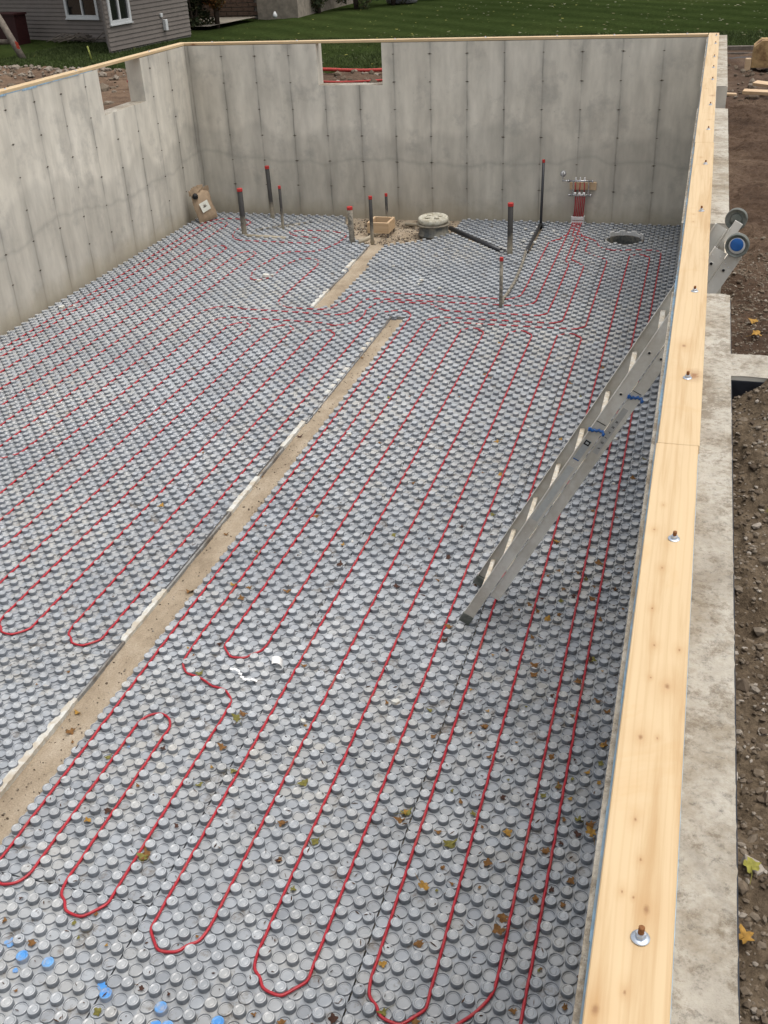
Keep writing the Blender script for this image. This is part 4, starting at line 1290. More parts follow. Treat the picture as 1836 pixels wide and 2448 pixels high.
# blue rope loops round the rails
def ring_loop(s, n0, n1, y, name='blue_clip'):
    b = MB()
    pts = []
    for k in range(13):
        a = math.pi * 2 * k / 12
        pts.append((s + .014 * math.sin(a * 1) + (.01 if k % 2 else 0), y - .006 - .008 * math.cos(a), (n0 + n1) / 2 + (n1 - n0) / 2 * 1.25 * math.cos(a / 2 * 1)))
    b.tube(pts, .0095, 8)
    b.build(name, M_BLUEP, lad)
ring_loop(1.80, A0, A1, -.006)
ring_loop(2.11, B0, B1, -.002)
# rubber wall grips at the top
for y, bl in ((-0.02, True), (LW + .02, False)):
    e = empty('wall_grip'); e.parent = lad
    b = MB()
    M = Matrix.Translation((3.17, y, .092)) @ Rm @ Matrix.Rotation(0.15, 4, 'X')
    b.lathe([(0.048, -0.050), (0.058, -0.046), (0.062, -0.028), (0.063, 0.012), (0.061, 0.018), (0.056, 0.018), (0.053, 0.010), (0.04, 0.008), (0.001, 0.008)], 32, M)
    me = b.build('rubber_pad', M_GRUB, e)
    bpy.data.objects.remove(e)
    me.parent = lad; me.name = 'rubber_grip'
    b = MB()
    if bl:
        b.lathe([(0.043, 0.0085), (0.043, 0.0125), (0.001, 0.013)], 28, M, 0)
        cap = b.build('white_cap', M_WHITE, me)
        b = MB(); b.lathe([(0.035, 0.013), (0.035, 0.017), (0.030, 0.019), (0.001, 0.020)], 28, M @ Matrix.Translation((0.005, -0.004, 0)), 0)
        b.build('blue_cap', M_BLUEP, me)
    else:
        b.lathe([(0.036, 0.0085), (0.028, 0.014), (0.001, 0.013)], 20, M, 0); b.build('hub', M_GRUB, me)
for y in (.006, LW - .02):
    b = MB(); b.box(3.00, 3.17, y, y + .014, .086, .135); b.build('grip_arm', M_ALU, lad)

# ------------------------------------------------------------------ leaves, foam bits
def leaf_mesh(mat, seed, name='leaf'):
    rnd = random.Random(seed)
    pts = []
    lobes = 5
    for k in range(lobes * 4):
        a = 2 * math.pi * k / (lobes * 4) + .1
        ph = k % 4
        r = {0: 1.0, 1: .82, 2: .58, 3: .78}[ph] * (1 - .25 * abs(math.sin(a / 2))) * rnd.uniform(.75, 1.12)
        z = 0.42 * r * r * math.sin(a * 2 + seed) + rnd.uniform(-.10, .16)
        pts.append((r * math.cos(a) * .5, r * math.sin(a) * .5, z * .5))
    b = MB()
    n = len(pts)
    b.add([(0, 0, 0)] + pts, [(0, 1 + i, 1 + (i + 1) % n) for i in range(n)], 0, True)
    b.tube([(-.05, 0, 0), (-.45, .05, .03), (-.85, .18, .05)], .012, 4)
    o = b.build(name, mat); me = o.data; bpy.data.objects.remove(o)
    return me
LM_ = [[leaf_mesh(m, s) for s in (1, 2, 3)] for m in M_LEAF]
LEAVES = [(-2.67, 5.91), (-2.33, 6.35), (-3.4, 5.79), (-1.38, 8.12), (-0.73, 7.08), (-0.39, 6.82), (-0.91, 4.82), (-0.2, 4.78), (-2.24, 4.06), (-1.92, 4.05), (-1.17, 3.99), (-0.57, 3.99), (-0.99, 3.52), (-0.24, 4.13), (-0.51, 3.33), (-0.07, 3.14), (-2.5, 3.29), (-2.86, 3.52), (-3.52, 4.33), (-3.47, 4.16), (-2.92, 5.76), (-4.23, 6.92), (-0.88, 3.83), (-0.6, 3.72), (-0.16, 4.09), (-1.19, 3.86), (-1.74, 3.71), (-0.88, 3.15), (-0.91, 2.79), (-1.2, 2.7), (-2.53, 3.32), (-0.66, 5.43), (-0.44, 6.63), (-2.1, 11.31), (-2.46, 4.44), (-2.86, 5.19), (-1.5, 8.78), (-0.66, 7.09)]
rl = random.Random(5)
while len(LEAVES) < 250:
    y = 2.4 + 8.5 * rl.random() ** 1.6
    x = -0.08 - 4.6 * rl.random() ** 1.35
    if rl.random() < .28: x, y = -0.08 - .9 * rl.random(), 3.4 + 3.2 * rl.random()
    if x < -3.2 and rl.random() < .55: continue
    LEAVES.append((x, y))
for k, (x, y) in enumerate(LEAVES):
    big = k < 38
    s = rl.uniform(.07, .105) if big else rl.choice((.03, .042, .052, .064, .08))
    mi = rl.choice((0, 0, 1, 1, 2, 3)) if big else rl.choice((0, 0, 3, 1, 2, 0))
    strip = slot(x, y)
    o = link('fallen_leaf', LM_[mi][k % 3])
    # settle in a ring between knobs
    if not strip:
        fld = field_of(x, y); xo, yo = XO[fld]
        i = round((-0.294 + xo - x) / CX); j = round((y - 5.193 - yo) / CY)
        if (i + j) % 2 == 0 and not (big and rl.random() < .4): i += rl.choice((-1, 1))
        kn = (i + j) % 2 == 0
        x = -0.294 + xo - CX * i + rl.uniform(-.008, .008); y = 5.193 + yo + CY * j + rl.uniform(-.01, .01)
        z = ZK + .006 if kn else ZB + .010 + s * .08
        if slot(x, y): z = 0.012
    else: z = 0.012
    if x > -0.07: x = -0.08
    o.location = (x, y, z)
    o.rotation_euler = (rl.uniform(-.3, .3), rl.uniform(-.3, .3), rl.uniform(0, 6.3))
    o.scale = (s, s * rl.uniform(.7, 1), s)
    cn = ('brown', 'ochre-yellow', 'olive-green', 'very dark')[mi]
    pl = 'in the sandy footing strip' if strip else 'close to the right-hand wall' if x > -1.0 else 'in the foreground among the tube loops' if y < 5 else 'on the panels further back, away from the walls'
    tag(o, 'small %s dead leaf lying %s' % (cn, pl), 'leaf', '%s leaves %s' % (cn, pl))
# larger leaves on the backfill
def big_leaf(mat, x, y, z, s, rz, label):
    o = link('fallen_leaf', leaf_mesh(mat, int(x * 100)))
    o.location = (x, y, z); o.scale = (s, s, s); o.rotation_euler = (.15, -.2, rz)
    tag(o, label, 'leaf')


BITS = [(-2.01, 4.55, .04), (-1.48, 4.86, .062), (-2.72, 6.44, .02), (-2.36, 6.69, .025), (-2.35, 11.86, .06), (-2.18, 11.82, .03), (-3.51, 13.5, .06), (-3.5, 13.33, .045), (-4.08, 14.1, .05), (-3.17, 13.2, .05), (-4.1, 13.33, .04), (-5.79, 13.36, .11), (-5.81, 13.14, .07), (-5.72, 13.42, .06), (-8.09, 11.62, .09), (-7.95, 11.7, .05), (-0.4, 9.36, .07), (-0.44, 8.99, .05), (-0.38, 8.1, .035), (-2.33, 16.43, .05), (-2.5, 16.33, .05), (-2.35, 16.07, .06), (-2.04, 16.24, .06), (-1.94, 16.04, .05), (-2.23, 15.56, .06), (-2.12, 15.9, .05), (-2.42, 15.62, .06), (-4.56, 10.97, .04), (-4.01, 11.39, .04), (-2.0, 14.73, .03), (-1.91, 9.58, .02), (-5.12, 11.46, .04), (-2.06, 10.0, .03), (-1.3, 9.1, .03), (-3.0, 8.6, .05), (-1.05, 13.2, .03)]
for k, (x, y, s) in enumerate(BITS):
    b = MB()
    n = 7
    rr = random.Random(k)
    ring = [(math.cos(2 * math.pi * i / n) * rr.uniform(.6, 1), math.sin(2 * math.pi * i / n) * rr.uniform(.4, .8)) for i in range(n)]
    b.add([(p[0] * s * .7, p[1] * s * .7, 0) for p in ring] + [(p[0] * s * .6, p[1] * s * .6, s * .3) for p in ring],
          [tuple(range(n, 2 * n))] + [(i, (i + 1) % n, n + (i + 1) % n, n + i) for i in range(n)])
    o = b.build('foam_scrap', M_FOAM)
    o.location = (x, y, ZK + .0005); o.rotation_euler = (rr.uniform(-.1, .1), rr.uniform(-.1, .1), rr.uniform(0, 3))
    pl = ('by the foot of the left wall' if x < -7.5 else 'inside the far left tube loop' if x < -5.6 else 'on panels between the sandy strips' if x < -5 else
          'beside the black lying pipe near the far wall' if y > 15 else 'under the ladder close to the right wall' if x > -.5 else 'between the upper sandy strip and the thin dusty pipe' if y > 13 else
          'among the parallel tubes around the branching tube rows' if y > 8 else 'among the tube runs in the foreground')
    tag(o, 'small white foam scrap lying %s' % pl, 'foam scrap', 'white foam scraps %s' % pl)
# seeds, twigs and crumbs of soil caught between the knobs
def crumbs(n, seed):
    rg = np.random.default_rng(seed)
    ks = [k for k in cells if cells[k][1] < 8.5 and cells[k][0] > -4.5 and cells[k][1] > 2]
    idx = rg.integers(0, len(ks), n)
    C = np.array([cells[ks[i]] for i in idx]); top = np.array([(ks[i][1] + ks[i][2]) % 2 == 0 for i in idx])
    C += rg.normal(0, .013, C.shape)
    z = np.where(top, ZK + .004, ZB + .007)
    L = rg.gamma(2, .004, n) + .003; w = rg.uniform(.0015, .004, n); a = rg.uniform(0, 6.28, n)
    dx, dy = np.cos(a), np.sin(a)
    def P(s, t, h): return np.stack([C[:, 0] + dx * L * s - dy * w * t, C[:, 1] + dy * L * s + dx * w * t, z + h * w], -1)
    V = np.stack([P(-1, -.4, 0), P(0, -1, 0), P(1, -.3, 0), P(1, .3, .4), P(0, 1, .8), P(-1, .4, .5), P(0, 0, 1.3)], 1).reshape(-1, 3)
    F = np.array([(0, 1, 6), (1, 2, 6), (2, 3, 6), (3, 4, 6), (4, 5, 6), (5, 0, 6)])
    F = (F[None] + np.arange(n)[:, None, None] * 7).reshape(-1, 3)
    return tag(np_mesh('debris', V, F, mat_leafy('debris', [(.03, .018, .012), (.07, .035, .02), (.11, .06, .03), (.05, .03, .02)])), kind='stuff')
crumbs(900, 3)
# curled white sheet piece and smeared piece beside the tube loop
b = MB()
for i in range(8):
    a0, a1 = math.radians(-30 + 18 * i), math.radians(-30 + 18 * (i + 1))
    r = .045
    b.add([(r * math.sin(a0), -.03, r * math.cos(a0)), (r * math.sin(a1), -.03, r * math.cos(a1)), (r * math.sin(a1), .05, r * math.cos(a1)), (r * math.sin(a0), .05, r * math.cos(a0))], [(0, 1, 2, 3)], 0, True)
o = b.build('curled_sheet', M_WHITE); o.location = (-2.39, 5.04, .052); o.rotation_euler = (0, 0, .3)
tag(o, 'white curled sheet scrap right of a tube loop in the middle foreground', 'scrap')
b = MB()
rr = random.Random(3)
for k in range(9):
    x, y = -.11 + k * .026, .02 * math.sin(k) - .012 * k + .03
    b.add([(x, y, 0), (x + .034, y - .01, .001), (x + .03, y + .012, .003), (x + .004, y + .016, .002)], [(0, 1, 2, 3)])
o = b.build('torn_film', M_WHITE); o.location = (-2.58, 4.90, .0525)
tag(o, 'torn strip of white film stuck just below a tube loop', 'film')

# ------------------------------------------------------------------ outside ground
def zr(X, Y):
    """level of the ground outside"""
    base = np.full_like(X, 1.78)
    near = np.where(Y < 4.17, 2.50, np.where(Y < 4.8, 2.32, np.clip(2.10 - (Y - 5) * 0.022, 1.82, 3)))
    w = np.clip((X - 0.2) / 0.05, 0, 1) * np.clip((8 - X) / 4, 0, 1)
    z = base * (1 - w) + near * w
    return z
def in_excav(x, y): return (x > XL - WT + .005) & (x < WT - .005) & (y < D + WT - .005)
def under_branch(x, y): return (y > 4.18) & (y < 4.41) & (x > WT)
# near strip, fine
def znear(X, Y):
    z = zr(X, Y)
    z = z + 0.045 * fbm(X * 3, Y * 3, 3, 21) * np.where((Y < 4.17) & (Y > 3.5), .3, 1) + 0.018 * fbm(X * 14, Y * 14, 4, 5) + 0.008 * vnoise(X * 60, Y * 60, 3)
    z = z + np.where(Y < 4.17, np.clip(.21 + (X - .28) * .6, 0.0, .275) * np.clip((Y - 3.2) / .9, 0, 1), 0)
    hole = np.exp(-(((X - .33) / .07) ** 2 + ((Y - 4.14) / .06) ** 2)) * .09
    return z - hole
soil1 = rough_patch('soil', WT - .004, 2.8, -1.0, 17.2, 0.025, znear, M_SOIL, smooth=False)
tag(soil1, kind='structure')
def zfar(X, Y):
    z = zr(X, Y) + 0.05 * fbm(X * 1.2, Y * 1.2, 4, 9) + 0.03 * fbm(X * 6, Y * 6, 4, 2)
    # sink under the lawn
    return np.where(lawn_mask(X, Y) > 0.25, z - .25, z)
def lawn_edge(X):      # y of the soil/lawn boundary as a function of x
    xs = [-60, -24, -16.3, -14.0, -12.3, -7.5, -6.3, 0.0, 0.3, 60]
    ys = [27, 25.0, 22.95, 22.3, 21.65, 21.15, 21.2, 21.6, 23.4, 23.6]
    return np.interp(X, xs, ys)
def lawn_mask(X, Y): return Y - lawn_edge(X)
soil2 = rough_patch('soil', -30, 12, 9.4, 28.5, 0.12, zfar, M_SOIL, keep=lambda x, y: ~in_excav(x, y + .1) & ~((x > WT) & (x < 2.75) & (y < 17.15)), smooth=False)
tag(soil2, kind='structure')
soil3 = rough_patch('soil', -30, XL - WT + .1, -6, 9.4, 0.15, zfar, M_SOIL, smooth=False)
tag(soil3, kind='structure')
soil4 = rough_patch('soil', 2.8, 12, -6, 9.4, 0.15, zfar, M_SOIL, smooth=False)
tag(soil4, kind='structure')
soil5 = rough_patch('soil', XL - WT, 2.8, -8, -1.5, 0.15, lambda X, Y: zfar(X, Y), M_SOIL, smooth=False)
tag(soil5, kind='structure')

# lawn: strip of grid following the edge, then far field
def lawn():
    xs = np.concatenate([np.linspace(-120, -31, 30), np.arange(-30, 12, .1), np.linspace(12.2, 120, 30)])
    t = np.concatenate([np.linspace(0, 3, 31), np.linspace(3.3, 12, 30), np.linspace(13, 160, 40)])
    X, Tt = np.meshgrid(xs, t, indexing='ij')
    rag = 0.10 * fbm(X * 1.7, X * 0 + 3, 4, 2) + .03 * vnoise(X * 11, X * 0, 4)
    Y = lawn_edge(X) + rag + Tt
    Z = 1.80 + 0.03 * fbm(X * .5, Y * .5, 3, 8) * np.clip(Tt, 0, 1) + 0.012 * vnoise(X * 5, Y * 5, 8) + np.clip(Tt - 20, 0, 400) * .004
    Z = np.where(Tt < .01, 1.70, Z)
    V = np.stack([X, Y, Z], -1).reshape(-1, 3)
    nx, ny = len(xs) - 1, len(t) - 1
    a = (np.arange(nx)[:, None] * (ny + 1) + np.arange(ny)[None, :]).ravel()
    F = np.stack([a, a + ny + 1, a + ny + 2, a + 1], -1)
    return np_mesh('lawn', V, F, M_LAWN, smooth=True)
tag(lawn(), kind='structure')
b = MB(); b.add([(-300, -300, 1.2), (300, -300, 1.2), (300, -8, 1.2), (-300, -8, 1.2)], [(0, 1, 2, 3)])
b.add([(-300, -8, 1.2), (-29, -8, 1.2), (-29, 500, 1.2), (-300, 500, 1.2)], [(0, 1, 2, 3)])
b.add([(11, -8, 1.2), (300, -8, 1.2), (300, 500, 1.2), (11, 500, 1.2)], [(0, 1, 2, 3)])
tag(b.build('ground', M_SOIL), kind='structure')

# stones (stuff)
def stones(name, pts, sizes, mat, parent=None, seed=1):
    rg = np.random.default_rng(seed)
    t = (1 + 5 ** .5) / 2
    oc = np.array([(1, 0, 0), (-1, 0, 0), (0, 1, 0), (0, -1, 0), (0, 0, 1), (0, 0, -1)], float)
    of = np.array([(0, 2, 4), (2, 1, 4), (1, 3, 4), (3, 0, 4), (2, 0, 5), (1, 2, 5), (3, 1, 5), (0, 3, 5)])
    bmm = bmesh.new(); bmesh.ops.create_icosphere(bmm, subdivisions=1, radius=1)
    bv = np.array([v.co[:] for v in bmm.verts]); bf = np.array([[v.index for v in f.verts] for f in bmm.faces]); bmm.free()
    n = len(pts)
    V = np.repeat(bv[None], n, 0) * rg.uniform(.7, 1.25, (n, len(bv), 1))
    V *= rg.uniform(.55, 1.15, (n, 1, 3)) * np.array([1, 1, .7])
    a = rg.uniform(0, 6.28, n); c, s = np.cos(a)[:, None], np.sin(a)[:, None]
    x = V[:, :, 0] * c - V[:, :, 1] * s; y = V[:, :, 0] * s + V[:, :, 1] * c
    V[:, :, 0] = x; V[:, :, 1] = y
    V *= np.asarray(sizes)[:, None, None]
    V += np.asarray(pts)[:, None, :]
    F = (bf[None] + np.arange(n)[:, None, None] * len(bv)).reshape(-1, 3)
    o = np_mesh(name, V.reshape(-1, 3), F, mat, smooth=False, parent=parent)
    o['kind'] = 'stuff'
    return o
rg = np.random.default_rng(4)
n = 26000
x = WT + .012 + rg.random(n) ** 1.3 * 1.5; y = .6 + rg.random(n) * 8.0
ok = ~((y > 4.15) & (y < 4.44)); x, y = x[ok], y[ok]
stones('gravel', np.stack([x, y, znear(x, y) + .001], -1), rg.gamma(2.0, .0022, len(x)) + .0025, M_STONE, seed=2)
n = 500
x = WT + .05 + rg.random(n) * 1.6; y = .8 + rg.random(n) * 9
ok = ~((y > 4.1) & (y < 4.5)); x, y = x[ok], y[ok]
stones('rocks', np.stack([x, y, znear(x, y) + .004], -1), rg.gamma(2, .004, len(x)) + .009, M_STONE, seed=3)
n = 2600
x = np.concatenate([rg.uniform(-22, -8.8, 1800), rg.uniform(-8, 4, 800)]); y = np.concatenate([rg.uniform(10, 24, 1800), rg.uniform(17.3, 21.4, 800)])
ok = (lawn_mask(x, y) < -.1) & ~in_excav(x, y); x, y = x[ok], y[ok]
stones('clods', np.stack([x, y, zfar(x, y) + .01], -1), rg.gamma(1.6, .022, len(x)) + .012, M_STONE, seed=5)
n = 300
x = rg.uniform(-19, -11, n); y = lawn_edge(x) - .1 - rg.random(n) ** 2 * 1.6
stones('edge_rocks', np.stack([x, y, zfar(x, y) + .03], -1), rg.gamma(2, .016, n) + .015, simple('pale_rock', (0.23, .195, .155), .85, .2), seed=9)
n = 1800
x = rg.uniform(-5.6, -3.65, n); y = rg.uniform(15.25, D - .03, n)
ok = np.array([in_poly(a, b_, GPOLY) for a, b_ in zip(x, y)]); x, y = x[ok], y[ok]
stones('gravel', np.stack([x, y, np.full(len(x), -.018)], -1), rg.gamma(2, .0035, len(x)) + .005, M_STONE, floor, 6)
n = 500
y = rg.uniform(1, 12, n); x = rg.uniform(-3.57, -3.37, n)
stones('grit', np.stack([x, y, np.full(n, .003)], -1), rg.gamma(2, .0018, n) + .002, M_STONE, floor, 7)

# light leaves over the lawn (too many to count)
def litter(name, n, xr_, yr_, size, mat, seed):
    rg = np.random.default_rng(seed)
    x = rg.uniform(*xr_, n * 2); y = rg.uniform(*yr_, n * 2)
    keepm = (lawn_mask(x, y) > .15)
    dens = vnoise(x * .25, y * .25, 4) * .5 + .5 + np.clip((x + 6) / 12, -.5, .4)
    keepm &= rg.random(n * 2) < np.clip(dens, 0, 1)
    x, y = x[keepm][:n], y[keepm][:n]
    m = len(x)
    T = np.array([(-1, -.3, 0), (0, -1, .2), (1, -.2, .1), (.6, .8, .3), (-.5, .9, .1)])
    V = np.repeat(T[None], m, 0) * (size * rg.uniform(.5, 1.3, (m, 1, 1)))
    a = rg.uniform(0, 6.28, m); c, s = np.cos(a)[:, None], np.sin(a)[:, None]
    X = V[:, :, 0] * c - V[:, :, 1] * s + x[:, None]; Y = V[:, :, 0] * s + V[:, :, 1] * c + y[:, None]
    Z = V[:, :, 2] + 1.84 + np.clip(y - lawn_edge(x) - 20, 0, 400)[:, None] * .004
    V = np.stack([X, Y, Z], -1).reshape(-1, 3)
    F = np.arange(m * 5).reshape(m, 5)
    return tag(np_mesh(name, V, F, mat), kind='stuff')
litter('leaf_litter', 800, (-9, 12), (21, 46), .036, mat_leafy('pale_leaves', [(0.17, 0.17, 0.08), (0.12, .11, .04), (0.25, 0.25, 0.17), (.13, .11, .04)]), 3)
litter('leaf_litter', 250, (-20, -3), (22, 46), .032, M_LEAFY, 8)
# grass tufts along the visible turf
def blades(name, n, xr_, yr_, seed):
    rg = np.random.default_rng(seed)
    x = rg.uniform(*xr_, n); y = rg.uniform(*yr_, n)
    k = lawn_mask(x, y) > .05; x, y = x[k], y[k]; m = len(x)
    h = rg.uniform(.03, .07, m); w = rg.uniform(.006, .012, m); a = rg.uniform(0, 6.28, m)
    dx, dy = np.cos(a) * w, np.sin(a) * w
    lx, ly = rg.normal(0, .02, m), rg.normal(0, .02, m)
    z0 = np.full(m, 1.80)
    V = np.stack([np.stack([x - dx, y - dy, z0], -1), np.stack([x + dx, y + dy, z0], -1), np.stack([x + lx, y + ly, z0 + h], -1)], 1).reshape(-1, 3)
    return tag(np_mesh(name, V, np.arange(m * 3).reshape(m, 3), mat_leafy('grass_blades', [(0.036, .054, .014), (0.055, .078, .02), (.08, .105, .03)])), kind='stuff')
blades('grass', 90000, (-17, 3), (21, 27.5), 4)

# leaves on the backfill
def zs(x, y): return float(znear(np.array([x]), np.array([y]))[0])
for mt, x, y, sz, rz, lab in ((M_LEAFY, 0.318, 1.72, .058, 1.7, 'yellow-green leaf lying on gravel beside the right-hand wall top'),
                              (M_LEAF[1], 0.305, 1.545, .052, .6, 'orange-yellow leaf tucked against the wall top just below the yellow-green one'),
                              (M_LEAF[1], 0.49, 6.75, .10, 2.0, 'ochre leaf on brown soil just below the ladder top, the upper of two'),
                              (M_LEAF[1], 0.50, 6.42, .085, .8, 'ochre leaf on brown soil behind the branching wall, lower of two'),
                              (M_LEAF[2], 0.42, 3.35, .06, .2, 'olive leaf on gravel in front of the branching wall')):
    big_leaf(mt, x, y, zs(x, y) + .022, sz, rz, lab)

# ------------------------------------------------------------------ lumber and timber at the upper right
def offcut(x, y, z, l, w, h, rz, rx, label, mat=M_PINE_CUT, name='wood_offcut'):
    b = MB(); b.box(-l / 2, l / 2, -w / 2, w / 2, 0, h)
    o = b.build(name, mat, bevel=.004)
    o.location = (x, y, z); o.rotation_euler = (rx, random.uniform(-.08, .08), rz)
    tag(o, label, 'wood offcut')
    return o
zz = 1.92
offcut(0.80, 17.35, zz, .42, .14, .05, -.2, 0.1, 'pale wood offcut lowest of the three by the soil')
offcut(1.02, 17.70, zz + .05, .60, .14, .045, -.55, 0.15, 'pale wood offcut leaning over the lowest one')
offcut(1.35, 18.3, zz + .05, .6, .16, .045, -.75, -.1, 'pale wood offcut furthest right of the three')
offcut(0.42, 17.30, zz - .01, .16, .10, .03, .1, 0, 'tiny wood scrap lying alone beside the wall corner')
zz = 1.86
ls = empty('lumber_block', (1.2, 21.0, zz))
tag(ls, 'rough-edged tan wooden block with a board on top by the lawn edge', 'lumber')
b = MB()
prof = [(-.42, 0), (-.40, .34), (-.28, .44), (.9, .44), (.9, .0)]
b.add([(x, -.25, z) for x, z in prof] + [(x, .25, z) for x, z in prof], [(0, 4, 3, 2, 1)][0:1] + [(5, 6, 7, 8, 9)] + [(i, i + 1, i + 6, i + 5) for i in range(4)])
b.build('block', simple('osb_face', (0.40, .27, .13), .85, .2, var=.3, scale=14, dirt=(.12, .06, .03), dscale=3), ls)
b = MB(); b.box(-.15, .9, -.2, .1, .445, .50); b.build('top_board', M_PINE_CUT, ls, bevel=.004)
b = MB(); b.box(-.53, -.43, -.3, -.2, -.05, .16); b.build('end_peg', M_PINE_CUT, ls, bevel=.01)
tb_ = empty('timber_edging', (0.7, 23.1, 1.83))
tag(tb_, 'dark timber edging with black sheet between soil and lawn', 'edging')
b = MB(); b.box(-.5, .35, -.05, .05, .06, .14); b.build('top_rail', M_OLDWOOD, tb_, bevel=.006)
b = MB(); b.box(-.5, .35, -.10, -.055, -.03, .03); b.build('lower_rail', M_OLDWOOD, tb_, bevel=.006)
b = MB(); b.box(-.5, .30, -.62, -.101, -.06, -.02); b.build('black_sheet', M_CYEL, tb_)
# red hose through the far window
def hose(y0, amp, r, label, z=1.86):
    pts = [(x, y0 + amp * math.sin(x * 1.3 + y0) + .02 * math.sin(x * 4), z + .02 * math.sin(x * 2.2)) for x in np.arange(-11, -2.5, .25)]
    b = MB(); b.tube(pts, r, 8)
    tag(b.build('red_hose', M_HOSE), label, 'hose')
hose(21.05, .05, .034, 'thick red hose along the lawn edge seen through the far window notch')
hose(19.55, .10, .022, 'thin red hose lying on soil just above the far window sill')

# ------------------------------------------------------------------ neighbour's house
hs = empty('neighbour_house', (-16, 28, 1.75))
tag(hs, 'taupe clapboard house with white windows at the upper left', 'house')
def unit(a, b_):
    d = Vector((b_[0] - a[0], b_[1] - a[1], 0)); L = d.length; return d / L, L
def siding_wall(a, b_, z0, z1, holes, first=True):
    """overlapping boards; outside lies to the right of a -> b"""
    d, L = unit(a, b_)
    nrm = Vector((d.y, -d.x, 0))
    core = MB()
    A = Vector((a[0], a[1], 0)); Bv = Vector((b_[0], b_[1], 0))
    core.add([A + Vector((0, 0, z0)), Bv + Vector((0, 0, z0)), Bv + Vector((0, 0, z1)), A + Vector((0, 0, z1))], [(0, 1, 2, 3)])
    rel(core.build('wall_core', M_SIDING, hs), hs)
    hb = 0.105
    z = z0
    while z < z1:
        spans = [(0, L)]
        for (h0, h1, hz0, hz1) in holes:
            if z + hb > hz0 and z < hz1:
                ns = []
                for s0, s1 in spans:
                    if h0 > s0: ns.append((s0, min(s1, h0)))
                    if h1 < s1: ns.append((max(s0, h1), s1))
                spans = ns
        for s0, s1 in spans:
            if s1 - s0 < .02: continue
            b = MB()
            p = lambda s, o, zz_: A + d * s + nrm * o + Vector((0, 0, zz_))
            vs = [p(s0, .026, z), p(s1, .026, z), p(s1, .006, z + hb), p(s0, .006, z + hb), p(s0, 0, z), p(s1, 0, z)]
            b.add(vs, [(0, 1, 2, 3), (4, 5, 1, 0)])
            b.add([p(s0, .026, z), p(s0, .006, z + hb), p(s0, 0, z + hb), p(s0, 0, z)], [(0, 1, 2, 3)])
            b.add([p(s1, .026, z), p(s1, 0, z), p(s1, 0, z + hb), p(s1, .006, z + hb)], [(0, 1, 2, 3)])
            rel(b.build('siding_board', M_SIDING, hs), hs)
        z += hb
    return A, d, nrm
def house_window(A, d, nrm, s0, s1, z0, z1, mull):
    fr = MB(); t = .085
    MM = Matrix(((d.x, nrm.x, 0, A.x), (d.y, nrm.y, 0, A.y), (0, 0, 1, 0), (0, 0, 0, 1)))
    fr.box(s0, s0 + t, -.02, .05, z0, z1, 0, MM); fr.box(s1 - t, s1, -.02, .05, z0, z1, 0, MM)
    fr.box(s0 + t, s1 - t, -.02, .05, z0, z0 + t, 0, MM); fr.box(s0 + t, s1 - t, -.02, .05, z1 - t, z1, 0, MM)
    fr.box(s0 - .02, s1 + .02, .0, .075, z0 - .03, z0 - .002, 0, MM)
    fr.box(mull - .03, mull + .03, -.02, .04, z0 + t, z1 - t, 0, MM)
    f = rel(fr.build('window', M_FRAME, hs), hs)
    for a, c in ((s0 + t, mull - .03), (mull + .03, s1 - t)):
        p = MB(); p.box(a, c, -.012, .004, z0 + t, z1 - t, 0, MM)
        o = p.build('pane', M_GLASS, f); o.matrix_parent_inverse = hs.matrix_world.inverted() if False else Matrix.Translation(-Vector(hs.location))
        o.matrix_parent_inverse = (f.matrix_parent_inverse.inverted() @ Matrix.Translation(-Vector(hs.location))) if False else Matrix.Identity(4)
P1, P2, P3, P4 = (-24.5, 30.35), (-15.95, 27.45), (-14.39, 24.85), (-14.03, 28.75)
ZT_ = 4.6
A, d, nr = siding_wall(P1, P2, 1.83, ZT_, [(7.55, 8.9, 2.41, 3.9)])
house_window(A, d, nr, 7.55, 8.9, 2.41, 3.9, 8.25)
siding_wall(P2, P3, 1.83, ZT_, [])
A3, d3, nr3 = siding_wall(P3, P4, 1.86, ZT_, [(0.14, 1.08, 2.45, 3.9)])
house_window(A3, d3, nr3, .14, 1.08, 2.45, 3.9, .60)
b = MB(); b.box(2.52, 2.64, .02, .12, 2.09, 2.36, 0, Matrix(((d3.x, nr3.x, 0, A3.x), (d3.y, nr3.y, 0, A3.y), (0, 0, 1, 0), (0, 0, 0, 1))))
rel(b.build('meter_box', M_FRAME, hs, bevel=.01), hs)
b = MB(); b.box(2.42, 2.52, .02, .07, 2.42, 2.52, 0, Matrix(((d3.x, nr3.x, 0, A3.x), (d3.y, nr3.y, 0, A3.y), (0, 0, 1, 0), (0, 0, 0, 1))))
rel(b.build('outlet_box', M_FRAME, hs, bevel=.01), hs)
b = MB()
foot = simple('concrete_footing', (.16, .15, .135), .9, .15)
for a, c in ((P1, P2), (P2, P3), (P3, P4)):
    b.add([(a[0], a[1], 1.6), (c[0], c[1], 1.6), (c[0], c[1], 1.84 if c != P4 else 1.85), (a[0], a[1], 1.84)], [(0, 1, 2, 3)])
rel(b.build('footing', foot, hs), hs)
b = MB()
b.add([(P4[0], P4[1], 1.7), (-22, 36, 1.7), (-22, 36, ZT_), (P4[0], P4[1], ZT_)], [(0, 1, 2, 3)])
rel(b.build('rear_wall', M_SIDING, hs), hs)
b = MB()
ov = [(-24.6, 29.7, ZT_), (-16.3, 26.9, ZT_), (-14.5, 24.3, ZT_), (-13.5, 24.7, ZT_), (-13.5, 29.2, ZT_), (-22, 37, ZT_)]
b.add(ov + [(-19, 31.5, 6.6)], [(i, (i + 1) % 6, 6) for i in range(6)] + [(5, 4, 3, 2, 1, 0)])
rel(b.build('roof', M_SHINGLE, hs), hs)
